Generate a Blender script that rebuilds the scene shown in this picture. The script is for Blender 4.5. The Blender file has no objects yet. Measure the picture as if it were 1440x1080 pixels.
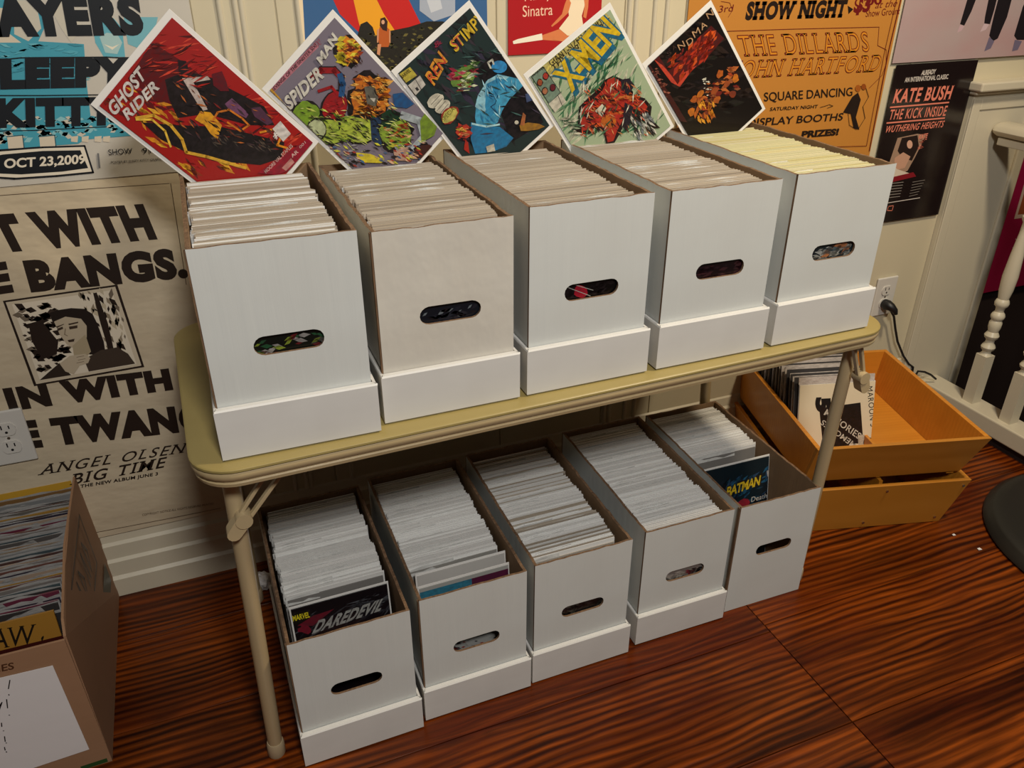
import bpy, bmesh, math, random
from mathutils import Vector, Matrix
from mathutils.geometry import tessellate_polygon
random.seed(7)
SC = bpy.context.scene
COL = SC.collection
R = math.radians

# ------------------------------------------------------------------ camera, world, lights, exposure
CAM = Vector((0.02055, -0.96721, 1.26403)); YAW, PIT, ROLL = R(21.763), R(28.736), R(-0.03); FOC = 1128.08
def cam_basis():
    f = Vector((math.sin(YAW)*math.cos(PIT), math.cos(YAW)*math.cos(PIT), -math.sin(PIT)))
    rt = Vector((math.cos(YAW), -math.sin(YAW), 0)); up = rt.cross(f)
    c, s = math.cos(ROLL), math.sin(ROLL)
    return c*rt+s*up, -s*rt+c*up, f
RT, UP, FW = cam_basis()
cd = bpy.data.cameras.new('camera'); cam = bpy.data.objects.new('camera', cd); COL.objects.link(cam)
cam.matrix_world = Matrix.Translation(CAM) @ Matrix((RT, UP, -FW)).transposed().to_4x4()
cd.sensor_width = 36; cd.lens = FOC/1440*36; cd.clip_start = .02
SC.camera = cam
W = bpy.data.worlds.new('room_light'); SC.world = W; W.use_nodes = True
W.node_tree.nodes['Background'].inputs[0].default_value = (1.0, .86, .68, 1)
W.node_tree.nodes['Background'].inputs[1].default_value = .04
def area(name, loc, target, size, power, col):
    l = bpy.data.lights.new(name, 'AREA'); l.shape = 'DISK'; l.size = size; l.energy = power; l.color = col
    o = bpy.data.objects.new(name, l); COL.objects.link(o); o.location = loc
    o.rotation_euler = (Vector(target)-Vector(loc)).to_track_quat('-Z', 'Y').to_euler(); return o
area('ceiling_lamp', (1.50, -0.42, 2.30), (.8, .3, .4), .20, 28, (1, .85, .62))
area('ceiling_lamp', (0.23, -1.68, 2.35), (.4, .2, .4), .36, 36, (1, .97, .92))
SC.view_settings.view_transform = 'Standard'; SC.view_settings.look = 'None'
SC.view_settings.exposure = 0.0; SC.view_settings.gamma = 1; SC.view_settings.use_curve_mapping = False

# ------------------------------------------------------------------ helpers
def lin(c):
    c /= 255
    return c/12.92 if c <= .04045 else ((c+.055)/1.055)**2.4
def hexc(h, g=1.0):
    return tuple(min(.9, lin(int(h[i:i+2], 16))*g) for i in (0, 2, 4)) + (1,)
def at(u, v, P, N):                       # the point of a real plane that the photograph shows at (u, v)
    d = FW+RT*(u-720)/FOC-UP*(v-540)/FOC
    return CAM+d*((Vector(P)-CAM).dot(N)/d.dot(N))
def tag(o, label=None, cat=None, group=None, kind=None):
    if label: o['label'] = label
    if cat: o['category'] = cat
    if group: o['group'] = group
    if kind: o['kind'] = kind
    return o
def empty(name, loc=(0, 0, 0), rz=0, M=None):
    o = bpy.data.objects.new(name, None); COL.objects.link(o); o.empty_display_size = .02
    if M is not None: o.matrix_world = M
    else: o.location = loc; o.rotation_euler = (0, 0, rz)
    return o
class MB:
    def __init__(s): s.v, s.f, s.m, s.c = [], [], [], []
    def add(s, vs, fs, mi=0, col=None):
        b = len(s.v); s.v += [tuple(x) for x in vs]
        for f in fs: s.f.append([b+i for i in f]); s.m.append(mi); s.c.append(col)
    def box(s, x0, y0, z0, x1, y1, z1, mi=0, col=None, M=None):
        vs = [Vector((x, y, z)) for z in (z0, z1) for y in (y0, y1) for x in (x0, x1)]
        if M is not None: vs = [M @ v for v in vs]
        s.add(vs, [(0, 2, 3, 1), (4, 5, 7, 6), (0, 1, 5, 4), (1, 3, 7, 5), (3, 2, 6, 7), (2, 0, 4, 6)], mi, col)
    def hexa(s, a, b, mi=0, col=None):      # two quads, a in front of b
        s.add(list(a)+list(b), [(3, 2, 1, 0), (4, 5, 6, 7), (0, 1, 5, 4), (1, 2, 6, 5), (2, 3, 7, 6), (3, 0, 4, 7)], mi, col)
    def tube(s, pts, r, n=12, mi=0, col=None, cap=True):
        pts = [Vector(p) for p in pts]; rs = r if isinstance(r, (list, tuple)) else [r]*len(pts); rings = []; b = len(s.v)
        prev = None
        for i, p in enumerate(pts):
            t = (pts[min(i+1, len(pts)-1)]-pts[max(i-1, 0)]).normalized()
            a = t.cross(Vector((0, 0, 1)) if abs(t.z) < .95 else Vector((1, 0, 0))) if prev is None else prev-t*prev.dot(t)
            a.normalize(); prev = a; c = t.cross(a)
            for k in range(n):
                q = p+(a*math.cos(2*math.pi*k/n)+c*math.sin(2*math.pi*k/n))*rs[i]; s.v.append(tuple(q))
        for i in range(len(pts)-1):
            for k in range(n):
                s.f.append([b+i*n+k, b+i*n+(k+1) % n, b+(i+1)*n+(k+1) % n, b+(i+1)*n+k]); s.m.append(mi); s.c.append(col)
        if cap:
            s.f.append([b+k for k in range(n)][::-1]); s.m.append(mi); s.c.append(col)
            s.f.append([b+(len(pts)-1)*n+k for k in range(n)]); s.m.append(mi); s.c.append(col)
    def build(s, name, mats, parent=None, smooth=False, fix=True):
        me = bpy.data.meshes.new(name); me.from_pydata(s.v, [], s.f); mats = mats if isinstance(mats, (list, tuple)) else [mats]
        for m in mats: me.materials.append(m)
        me.polygons.foreach_set('material_index', s.m)
        if any(c is not None for c in s.c):
            ca = me.color_attributes.new('Col', 'FLOAT_COLOR', 'CORNER'); buf = []
            for f, c in zip(s.f, s.c): buf += list(c or (1, 1, 1, 1))*len(f)
            ca.data.foreach_set('color', buf)
        if fix:
            bm = bmesh.new(); bm.from_mesh(me); bmesh.ops.recalc_face_normals(bm, faces=bm.faces[:]); bm.to_mesh(me); bm.free()
        if smooth:
            me.polygons.foreach_set('use_smooth', [True]*len(me.polygons)); me.set_sharp_from_angle(angle=R(38))
        o = bpy.data.objects.new(name, me); COL.objects.link(o); o.parent = parent
        return o
def bevel(o, w, seg=2):
    m = o.modifiers.new('bevel', 'BEVEL'); m.width = w; m.segments = seg; m.limit_method = 'ANGLE'; m.angle_limit = R(40); return o

# ------------------------------------------------------------------ materials
def mat(name, col, rough=.6, coat=0, bump=None, noise=None, spec=.5, attr=False, metal=0):
    """bump=(scale xyz, strength, distance)  noise=(scale xyz, amount, second colour)"""
    m = bpy.data.materials.new(name); m.use_nodes = True; nt = m.node_tree; N = nt.nodes; L = nt.links; p = N['Principled BSDF']
    p.inputs['Base Color'].default_value = col; p.inputs['Roughness'].default_value = rough
    p.inputs['Coat Weight'].default_value = coat; p.inputs['Coat Roughness'].default_value = .12
    p.inputs['Specular IOR Level'].default_value = spec; p.inputs['Metallic'].default_value = metal
    tc = N.new('ShaderNodeTexCoord')
    src = None
    if attr:
        a = N.new('ShaderNodeVertexColor'); a.layer_name = 'Col'; src = a.outputs['Color']
    if noise:
        mp = N.new('ShaderNodeMapping'); mp.inputs['Scale'].default_value = noise[0]; L.new(tc.outputs['Object'], mp.inputs[0])
        nz = N.new('ShaderNodeTexNoise'); nz.inputs['Scale'].default_value = 1; nz.inputs['Detail'].default_value = 5; L.new(mp.outputs[0], nz.inputs[0])
        rp = N.new('ShaderNodeValToRGB'); rp.color_ramp.elements[0].position = .35; rp.color_ramp.elements[1].position = .7
        L.new(nz.outputs['Fac'], rp.inputs[0])
        ml = N.new('ShaderNodeMath'); ml.operation = 'MULTIPLY'; ml.inputs[1].default_value = noise[1]; L.new(rp.outputs[0], ml.inputs[0])
        mx = N.new('ShaderNodeMix'); mx.data_type = 'RGBA'; L.new(ml.outputs[0], mx.inputs[0])
        mx.inputs[6].default_value = col; mx.inputs[7].default_value = noise[2]
        if src: L.new(src, mx.inputs[6])
        src = mx.outputs[2]
    if src: L.new(src, p.inputs['Base Color'])
    if bump:
        mp = N.new('ShaderNodeMapping'); mp.inputs['Scale'].default_value = bump[0]; L.new(tc.outputs['Object'], mp.inputs[0])
        nz = N.new('ShaderNodeTexNoise'); nz.inputs['Scale'].default_value = 1; nz.inputs['Detail'].default_value = 4; L.new(mp.outputs[0], nz.inputs[0])
        b = N.new('ShaderNodeBump'); b.inputs['Strength'].default_value = bump[1]; b.inputs['Distance'].default_value = bump[2]
        L.new(nz.outputs['Fac'], b.inputs['Height']); L.new(b.outputs[0], p.inputs['Normal'])
    return m
WHITE = mat('white_cardboard', (.60, .62, .605, 1), .55, bump=((60, 60, 3), .25, .002), noise=((5, 5, 9), .35, (.52, .51, .48, 1)))
WHITE2 = mat('worn_white_cardboard', (.60, .57, .51, 1), .6, bump=((10, 10, 7), .55, .008), noise=((5, 5, 9), .5, (.50, .46, .40, 1)))
LIDM = mat('lid_cardboard', (.64, .63, .61, 1), .5, bump=((5, 5, 40), .15, .002), noise=((12, 12, 12), .25, (.50, .48, .46, 1)))
KRAFT = mat('kraft_cardboard', (.27, .165, .085, 1), .8, bump=((90, 90, 8), .4, .002), noise=((9, 9, 9), .5, (.18, .105, .05, 1)))
EDGE = mat('corrugated_edge', (.20, .115, .06, 1), .9, bump=((220, 220, 30), .9, .003), noise=((160, 160, 20), .7, (.06, .03, .015, 1)))
CARTON = mat('brown_carton', (.34, .185, .10, 1), .7, bump=((4, 4, 80), .15, .002), noise=((7, 7, 7), .4, (.27, .15, .075, 1)))
PRINT = mat('ink', (1, 1, 1, 1), .45, attr=True)
PRINTG = mat('glossy_ink', (1, 1, 1, 1), .28, coat=.35, attr=True, bump=((14, 14, 14), .12, .004), noise=((110, 60, 160), .45, (.03, .02, .025, 1)))
PAPER = mat('bright_paper', (.78, .75, .74, 1), .6, bump=((6, 6, 6), .3, .006))
NEWS = mat('creased_newsprint', (.60, .50, .35, 1), .7, bump=((5, 5, 9), .8, .016), noise=((3, 3, 6), .5, (.52, .42, .28, 1)))
WALLP = mat('cream_wall_paint', (.62, .55, .39, 1), .45, bump=((12, 12, 3), .15, .004), noise=((2, 2, 2), .4, (.55, .48, .33, 1)))
TRIMP = mat('cream_trim_paint', (.60, .54, .41, 1), .38, bump=((20, 20, 4), .15, .003))
TABLE = mat('mustard_tabletop', (.33, .255, .09, 1), .42, bump=((70, 70, 70), .12, .002), noise=((16, 16, 16), .35, (.28, .21, .07, 1)))
TEDGE = mat('tan_enamel', (.46, .35, .19, 1), .32, coat=.2, noise=((9, 9, 9), .4, (.36, .27, .14, 1)))
LEGM = mat('beige_enamel', (.48, .37, .21, 1), .35, coat=.15, noise=((9, 9, 9), .3, (.38, .29, .16, 1)))
PLASTIC = mat('cream_rubber', (.46, .36, .22, 1), .5)
BLACK = mat('black_rubber', (.006, .006, .007, 1), .45)
DARK = mat('stairwell_gap_darkness', (.018, .008, .006, 1), .7)  # darkness of the stair opening and the gaps is put into this colour
DISKM = mat('black_base_plastic', (.014, .014, .012, 1), .42, bump=((40, 40, 40), .1, .003))
OUTL = mat('outlet_plastic', (.62, .59, .54, 1), .35)
METAL = mat('screw_metal', (.5, .45, .38, 1), .35, metal=1)
BAG = mat('plastic_bag', (.62, .62, .60, 1), .16, spec=.9, bump=((45, 60, 45), .8, .006))
BOARDS = [mat('backing_board', c, .5, bump=((40, 200, 40), .2, .001)) for c in ((.84, .84, .82, 1), (.76, .75, .73, 1), (.66, .65, .63, 1))]
PAGES = [mat('page_edges', c, .6) for c in ((.26, .25, .23, 1), (.18, .17, .16, 1), (.34, .31, .27, 1))]
BOARDC = [mat('warm_board', c, .5) for c in ((.47, .41, .335, 1), (.40, .34, .27, 1), (.34, .285, .225, 1))]
PAGESC = [mat('warm_pages', c, .6) for c in ((.27, .22, .17, 1), (.33, .27, .21, 1), (.20, .16, .125, 1))]
BOARDY = [mat('yellowed_board', c, .5) for c in ((.62, .585, .35, 1), (.56, .50, .25, 1), (.60, .56, .38, 1))]
PAGESY = [mat('yellowed_pages', c, .6) for c in ((.42, .36, .20, 1), (.50, .44, .25, 1), (.36, .31, .20, 1))]

def wood(name, c0, c1, c2, scale, rough, coat, dist=3.0, seedz=0, obj_random=True, bumpst=.3, wave=1.0, spec=.5, amp=.55, knots=False):
    """streaky boards: grain lines fade in and out over softer figure"""
    m = bpy.data.materials.new(name); m.use_nodes = True; nt = m.node_tree; N = nt.nodes; L = nt.links; p = N['Principled BSDF']
    p.inputs['Roughness'].default_value = rough; p.inputs['Coat Weight'].default_value = coat; p.inputs['Coat Roughness'].default_value = .15
    tc = N.new('ShaderNodeTexCoord'); oi = N.new('ShaderNodeObjectInfo'); add = N.new('ShaderNodeVectorMath'); add.operation = 'MULTIPLY_ADD'
    cmb = N.new('ShaderNodeCombineXYZ'); L.new(oi.outputs['Random'], cmb.inputs[1]); L.new(oi.outputs['Random'], cmb.inputs[2]); L.new(oi.outputs['Random'], cmb.inputs[0])
    add.inputs[1].default_value = (7.3, 3.1, 5.7); L.new(cmb.outputs[0], add.inputs[0]); L.new(tc.outputs['Object'], add.inputs[2]); p.inputs['Specular IOR Level'].default_value = spec
    # long soft warp, so that the grain wanders
    wp = N.new('ShaderNodeMapping'); wp.inputs['Scale'].default_value = (2.2, 7, 7); L.new(add.outputs[0], wp.inputs[0])
    wn = N.new('ShaderNodeTexNoise'); wn.inputs['Scale'].default_value = 1; wn.inputs['Detail'].default_value = 2; L.new(wp.outputs[0], wn.inputs[0])
    ws = N.new('ShaderNodeVectorMath'); ws.operation = 'MULTIPLY_ADD'; ws.inputs[1].default_value = (0, dist*.02, dist*.02); L.new(wn.outputs['Color'], ws.inputs[0]); L.new(add.outputs[0], ws.inputs[2])
    mp = N.new('ShaderNodeMapping'); mp.inputs['Scale'].default_value = scale; L.new(ws.outputs[0], mp.inputs[0])
    wv = N.new('ShaderNodeTexWave'); wv.wave_type = 'BANDS'; wv.bands_direction = 'Y'; wv.inputs['Scale'].default_value = wave; wv.inputs['Distortion'].default_value = 3.2
    wv.inputs['Detail'].default_value = 3; wv.inputs['Detail Scale'].default_value = 1.2; L.new(mp.outputs[0], wv.inputs[0])
    n2 = N.new('ShaderNodeTexNoise'); n2.inputs['Scale'].default_value = 1.0; n2.inputs['Detail'].default_value = 6; L.new(mp.outputs[0], n2.inputs[0])
    n3 = N.new('ShaderNodeTexNoise'); n3.inputs['Scale'].default_value = 3.2; n3.inputs['Detail'].default_value = 3; L.new(add.outputs[0], n3.inputs[0])
    r1 = N.new('ShaderNodeValToRGB'); r1.color_ramp.elements[0].color = c0; r1.color_ramp.elements[1].color = c1; r1.color_ramp.elements[0].position = .15; r1.color_ramp.elements[1].position = .75
    ad = N.new('ShaderNodeMath'); ad.operation = 'MULTIPLY_ADD'; n4 = N.new('ShaderNodeTexNoise'); n4.inputs['Scale'].default_value = 1.0; n4.inputs['Detail'].default_value = 2; m4 = N.new('ShaderNodeMapping'); m4.inputs['Scale'].default_value = (1.6, 9, 9); L.new(add.outputs[0], m4.inputs[0]); L.new(m4.outputs[0], n4.inputs[0]); mr = N.new('ShaderNodeMapRange'); mr.inputs[1].default_value = .35; mr.inputs[2].default_value = .65; mr.inputs[3].default_value = amp*.25; mr.inputs[4].default_value = amp*1.4; L.new(n4.outputs['Fac'], mr.inputs[0]); L.new(mr.outputs[0], ad.inputs[1]); L.new(wv.outputs['Fac'], ad.inputs[0])
    hm = N.new('ShaderNodeMath'); hm.operation = 'MULTIPLY'; hm.inputs[1].default_value = .62; L.new(n2.outputs['Fac'], hm.inputs[0]); L.new(hm.outputs[0], ad.inputs[2])
    L.new(ad.outputs[0], r1.inputs[0])
    mx = N.new('ShaderNodeMix'); mx.data_type = 'RGBA'; r3 = N.new('ShaderNodeValToRGB'); r3.color_ramp.elements[0].position = .38; r3.color_ramp.elements[1].position = .68
    L.new(n3.outputs['Fac'], r3.inputs[0]); hf = N.new('ShaderNodeMath'); hf.operation = 'MULTIPLY'; hf.inputs[1].default_value = .6; L.new(r3.outputs[0], hf.inputs[0])
    L.new(hf.outputs[0], mx.inputs[0]); L.new(r1.outputs[0], mx.inputs[6]); mx.inputs[7].default_value = c2
    out = mx.outputs[2]
    if knots:
        r1.color_ramp.elements[0].position = .26; r1.color_ramp.elements[1].position = .68
        fm = N.new('ShaderNodeMapping'); fm.inputs['Scale'].default_value = (6, 170, 170); L.new(ws.outputs[0], fm.inputs[0]); fn = N.new('ShaderNodeTexNoise'); fn.inputs['Scale'].default_value = 1; fn.inputs['Detail'].default_value = 3; L.new(fm.outputs[0], fn.inputs[0])
        fr_ = N.new('ShaderNodeMapRange'); fr_.inputs[1].default_value = .3; fr_.inputs[2].default_value = .7; fr_.inputs[3].default_value = .55; fr_.inputs[4].default_value = 1.35; L.new(fn.outputs['Fac'], fr_.inputs[0])
        km = N.new('ShaderNodeMapping'); km.inputs['Scale'].default_value = (2.6, 5.2, 5.2); L.new(ws.outputs[0], km.inputs[0]); kv = N.new('ShaderNodeTexVoronoi'); kv.inputs['Scale'].default_value = 1; L.new(km.outputs[0], kv.inputs[0])
        kr = N.new('ShaderNodeMapRange'); kr.inputs[1].default_value = .04; kr.inputs[2].default_value = .13; kr.inputs[3].default_value = .22; kr.inputs[4].default_value = 1.0; L.new(kv.outputs['Distance'], kr.inputs[0])
        mm = N.new('ShaderNodeMath'); mm.operation = 'MULTIPLY'; L.new(fr_.outputs[0], mm.inputs[0]); L.new(kr.outputs[0], mm.inputs[1])
        vm = N.new('ShaderNodeVectorMath'); vm.operation = 'SCALE'; L.new(out, vm.inputs[0]); L.new(mm.outputs[0], vm.inputs['Scale']); out = vm.outputs[0]
    L.new(out, p.inputs['Base Color'])
    b = N.new('ShaderNodeBump'); b.inputs['Strength'].default_value = bumpst; b.inputs['Distance'].default_value = .003; L.new(ad.outputs[0], b.inputs['Height']); L.new(b.outputs[0], p.inputs['Normal'])
    return m
FLOORW = wood('heart_pine_boards', (.022, .0028, .0004, 1), (.23, .048, .004, 1), (.085, .010, .001, 1), (1.0, 19, 19), .30, .04, dist=2.2, bumpst=.45, spec=.22, amp=.36, knots=True)
CRATEW = wood('orange_pine', (.50, .17, .012, 1), (.68, .28, .03, 1), (.58, .21, .015, 1), (4, 26, 26), .42, .2, dist=2.0, bumpst=.08, amp=.18)
CRATEP = wood('birch_ply', (.42, .16, .012, 1), (.54, .23, .03, 1), (.46, .18, .016, 1), (5, 14, 14), .5, .1, dist=2.0, bumpst=.06, amp=.2)

# ------------------------------------------------------------------ prints: flat ink on a real sheet
_gl = {}
CAPH = .682
def glyphs(s, bold=0.0, serif=0.0, space=1.0):
    k = (s, bold, serif, space)
    if k in _gl: return _gl[k]
    cu = bpy.data.curves.new('t', 'FONT'); cu.body = s; cu.offset = bold; cu.resolution_u = 4; cu.fill_mode = 'FRONT'; cu.space_character = space
    ob = bpy.data.objects.new('t', cu); me = bpy.data.meshes.new_from_object(ob)
    vs = [(v.co.x, v.co.y) for v in me.vertices]; fs = [list(p.vertices) for p in me.polygons]
    if serif:
        cnt = {}
        for p in me.polygons:
            for e in p.edge_keys: cnt[e] = cnt.get(e, 0)+1
        for (a, b), n in cnt.items():
            if n != 1: continue
            A, B = vs[a], vs[b]
            if abs(A[1]-B[1]) > .002 or not (.04 < abs(A[0]-B[0]) < .30): continue
            for lvl, sg in ((-bold, 1), (CAPH+bold, -1)):
                if abs(A[1]-lvl) < .03:
                    g = serif+min(0, bold)*0; h = .045+2*bold if serif > .052 else serif*.6
                    x0, x1 = min(A[0], B[0])-g, max(A[0], B[0])+g; h = max(.02, h)
                    bb = len(vs); vs += [(x0, A[1]), (x1, A[1]), (x1, A[1]+sg*h), (x0, A[1]+sg*h)]; fs.append([bb, bb+1, bb+2, bb+3])
    bpy.data.objects.remove(ob); bpy.data.curves.remove(cu); bpy.data.meshes.remove(me)
    xs = [v[0] for v in vs] or [0, 1]; ys = [v[1] for v in vs] or [0, 1]
    _gl[k] = (vs, fs, min(xs), max(xs), min(ys), max(ys)); return _gl[k]
class Ink:
    """collects flat coloured shapes in the plane of one sheet; u, v are read off the photograph and carried onto that plane"""
    def __init__(s, M, gain=1.5):
        s.M = M; s.Mi = M.inverted(); s.N = -(M.to_3x3() @ Vector((0, 1, 0))); s.P = M.translation; s.mb = MB(); s.k = 1; s.gain = gain; s.clip = None
    def px(s, u, v):
        q = s.Mi @ at(u, v, s.P, s.N); return (q.x, q.z)
    def put(s, pts, fs, col, step=True):
        y = -s.k*.00007
        if s.clip and any(not (s.clip[0] <= a <= s.clip[2] and s.clip[1] <= b <= s.clip[3]) for a, b in pts):
            np_, nf = [], []
            for f in fs:
                P = [pts[i] for i in f]
                for ax, lim, sg in ((0, s.clip[0], 1), (0, s.clip[2], -1), (1, s.clip[1], 1), (1, s.clip[3], -1)):
                    Q = []
                    for i, p in enumerate(P):
                        q = P[i-1]; dp, dq = (p[ax]-lim)*sg, (q[ax]-lim)*sg
                        if (dp >= 0) != (dq >= 0): t = dq/(dq-dp); Q.append((q[0]+(p[0]-q[0])*t, q[1]+(p[1]-q[1])*t))
                        if dp >= 0: Q.append(p)
                    P = Q
                    if not P: break
                if len(P) > 2: nf.append(list(range(len(np_), len(np_)+len(P)))); np_ += P
            pts, fs = np_, nf
            if not fs: return
        s.mb.add([(a, y, b) for a, b in pts], fs, 0, hexc(col, s.gain) if isinstance(col, str) else col)
        if step: s.k += 1
    def poly(s, pts, col, local=False, step=True):
        P = pts if local else [s.px(*p) for p in pts]
        tri = tessellate_polygon([[Vector((a, b, 0)) for a, b in P]]); s.put(P, [list(t) for t in tri], col, step)
    def blob(s, u, v, ru, rv, col, n=16, jag=0, rot=0, step=True):
        P = []
        for k in range(n):
            a = 2*math.pi*k/n; r = 1+random.uniform(-jag, jag); x, y = ru*r*math.cos(a), rv*r*math.sin(a)
            P.append((u+x*math.cos(rot)-y*math.sin(rot), v+x*math.sin(rot)+y*math.cos(rot)))
        s.poly(P, col, step=step)
    def line(s, pts, w, col, closed=False, step=True, local=False):
        P = [Vector(p if local else s.px(*p)) for p in pts]
        if closed: P.append(P[0])
        vs, fs = [], []
        for a, b in zip(P, P[1:]):
            d = (b-a)
            if d.length < 1e-6: continue
            d.normalize(); n = Vector((-d.y, d.x))*w/2; e = d*w*.35; q = len(vs)
            vs += [tuple(a-n-e), tuple(b-n+e), tuple(b+n+e), tuple(a+n-e)]; fs.append([q, q+1, q+2, q+3])
        s.put(vs, fs, col, step)
    def text(s, t, bl, br, tl, col, bold=0.0, serif=0.0, space=1.0, step=True):
        """fit the lettering to the parallelogram bottom-left, bottom-right, top-left"""
        vs, fs, x0, x1, y0, y1 = glyphs(t, bold, serif, space)
        A, B, C = (Vector(s.px(*p)) for p in (bl, br, tl))
        s.put([tuple(A+(B-A)*((x-x0)/(x1-x0))+(C-A)*((y-y0)/(y1-y0))) for x, y in vs], fs, col, step)
    def speckle(s, quad, n, cols, r, seed=1, asp=3.0, ang=0.0):
        """many small brush marks inside a quad given in photo points"""
        rnd = random.Random(seed)
        A, B, C, D = quad
        for _ in range(n):
            i, j = rnd.random(), rnd.random()
            u = (A[0]*(1-i)+B[0]*i)*(1-j)+(D[0]*(1-i)+C[0]*i)*j; v = (A[1]*(1-i)+B[1]*i)*(1-j)+(D[1]*(1-i)+C[1]*i)*j
            a = ang+rnd.uniform(-.5, .5); L = r*rnd.uniform(.5, 1.5); w = L/asp
            s.poly([(u-L*math.cos(a), v-L*math.sin(a)), (u+w*math.sin(a), v-w*math.cos(a)), (u+L*math.cos(a), v+L*math.sin(a)), (u-w*math.sin(a), v+w*math.cos(a))], rnd.choice(cols), step=False)
        s.k += 1
    def build(s, name, parent, m=None):
        return s.mb.build(name, m or PRINT, parent, fix=False)
def frame(origin, ex, ez):
    ex = Vector(ex).normalized(); ez = Vector(ez).normalized(); y = -(ex.cross(ez))
    M = Matrix((ex, y, ez)).transposed().to_4x4(); M.translation = Vector(origin); return M

# ------------------------------------------------------------------ the setting
WY = .615
def plain(name, args, m, label=None, kind='structure', parent=None, bev=0):
    b = MB()
    for a in args: b.box(*a)
    o = b.build(name, m, parent)
    if kind and parent is None: o['kind'] = kind
    if label and parent is None: o['label'] = label
    if bev: bevel(o, bev)
    return o
floor = empty('floor'); tag(floor, 'dark red-brown wide pine board floor', kind='structure')
ys = [-1.62, -1.10, -.75, -.51, -.27, -.03, .207, .445, .655]
def plank(x0, x1, y0, y1, i):
    b = MB(); g = .0010; e = .0004
    vs = [(x0+g, y0+g, -.02), (x1-g, y0+g, -.02), (x1-g, y1-g, -.02), (x0+g, y1-g, -.02), (x0+g, y0+g, -e), (x1-g, y0+g, -e), (x1-g, y1-g, -e), (x0+g, y1-g, -e),
          (x0+g+e, y0+g+e, 0), (x1-g-e, y0+g+e, 0), (x1-g-e, y1-g-e, 0), (x0+g+e, y1-g-e, 0)]
    cx, cy = (x0+x1)/2, (y0+y1)/2
    b.add([(x-cx, y-cy, z) for x, y, z in vs], [(0, 1, 5, 4), (1, 2, 6, 5), (2, 3, 7, 6), (3, 0, 4, 7), (4, 5, 9, 8), (5, 6, 10, 9), (6, 7, 11, 10), (7, 4, 8, 11), (8, 9, 10, 11), (3, 2, 1, 0)])
    o = b.build('plank', FLOORW, floor); o.location = (cx, cy, random.uniform(-.0006, 0)); return o
for i, (a, b_) in enumerate(zip(ys, ys[1:])):
    plank(-1.3, .978 if i > 1 else .2, a, b_, i)
    plank(.978 if i > 1 else .2, 2.02, a + (.02 if i == 5 else 0), b_ + (.02 if i == 4 else 0), i)
plain('trim_1', [(-1.4, -1.7, -.06, 2.02, .66, -.021)], DARK, 'dark gap under the floor boards')

wall = empty('wall_back'); tag(wall, 'cream painted wood panelled back wall behind the table', kind='structure')
b = MB(); b.box(-1.4, WY+.004, 0, 2.165, WY+.07, 2.6); b.build('wall_backing', WALLP, wall)
# upright boards with dark joints: the dark lines at x=.07, .209, .623, .945; mouldings between
xs = [-1.4, -.78, -.33, .0, .0695, .209, .62, .90, 1.045, 1.36, 1.70, 1.925]
for a, c in zip(xs, xs[1:]):
    b = MB(); b.box(a+.0012, WY, .155, c-.0012, WY+.006, 2.6); bevel(b.build('panel_board', WALLP, wall), .0015)
for x in (.116, .142, .152, .247, .91, .925, .970, .999):
    b = MB()
    n = 6; w = .0055; pr = [(w*math.cos(math.pi*k/n), -w*.9*math.sin(math.pi*k/n)) for k in range(n+1)]
    b.add([(x+p, WY+q, z) for z in (.16, 2.6) for p, q in pr], [(k, k+1, n+2+k, n+1+k) for k in range(n)])
    b.build('bead_moulding', TRIMP, wall, smooth=True)
base = empty('baseboard_back'); tag(base, 'stepped cream baseboard along the back wall', kind='structure')
b = MB(); prof = [(0, .615), (0, .590), (.045, .590), (.052, .596), (.088, .596), (.094, .602), (.128, .602), (.134, .608), (.158, .611), (.162, .615)]
n = len(prof); b.add([(x, y, z) for x in (-1.4, 2.02) for z, y in prof], [(k, k+1, n+k+1, n+k) for k in range(n-1)]); b.build('board', TRIMP, base)

# right-hand casing with its cap, at the end of the wall
cas = empty('trim_2'); tag(cas, 'cream square casing at the right end of the back wall', kind='structure')
b = MB(); b.box(1.925, WY-.016, 0, 2.165, WY+.01, .925); bevel(b.build('casing_board', TRIMP, cas), .003)
b = MB(); b.box(1.925, WY-.020, 0, 1.953, WY-.015, .915); b.box(1.953, WY-.020, .885, 2.165, WY-.015, .915); bevel(b.build('casing_frame', TRIMP, cas), .002)
b = MB(); b.box(1.915, WY-.030, .925, 2.17, WY+.004, .935); b.box(1.908, WY-.046, .935, 2.175, WY+.004, .957); bevel(b.build('cap_moulding', TRIMP, cas), .004)
b = MB(); b.box(2.135, WY-.024, 0, 2.167, WY-.015, .925); bevel(b.build('corner_bead', TRIMP, cas), .003)
# stairwell beyond the railing
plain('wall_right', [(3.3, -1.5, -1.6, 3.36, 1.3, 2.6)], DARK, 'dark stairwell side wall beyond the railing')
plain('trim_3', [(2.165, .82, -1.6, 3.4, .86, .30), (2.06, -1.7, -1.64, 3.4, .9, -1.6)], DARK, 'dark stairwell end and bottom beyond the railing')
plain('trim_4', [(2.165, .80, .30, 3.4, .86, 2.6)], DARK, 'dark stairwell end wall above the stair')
plain('trim_5', [(2.02, -1.7, -1.6, 2.035, .615, -.001)], DARK, 'dark stair opening edge under the railing')

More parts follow.
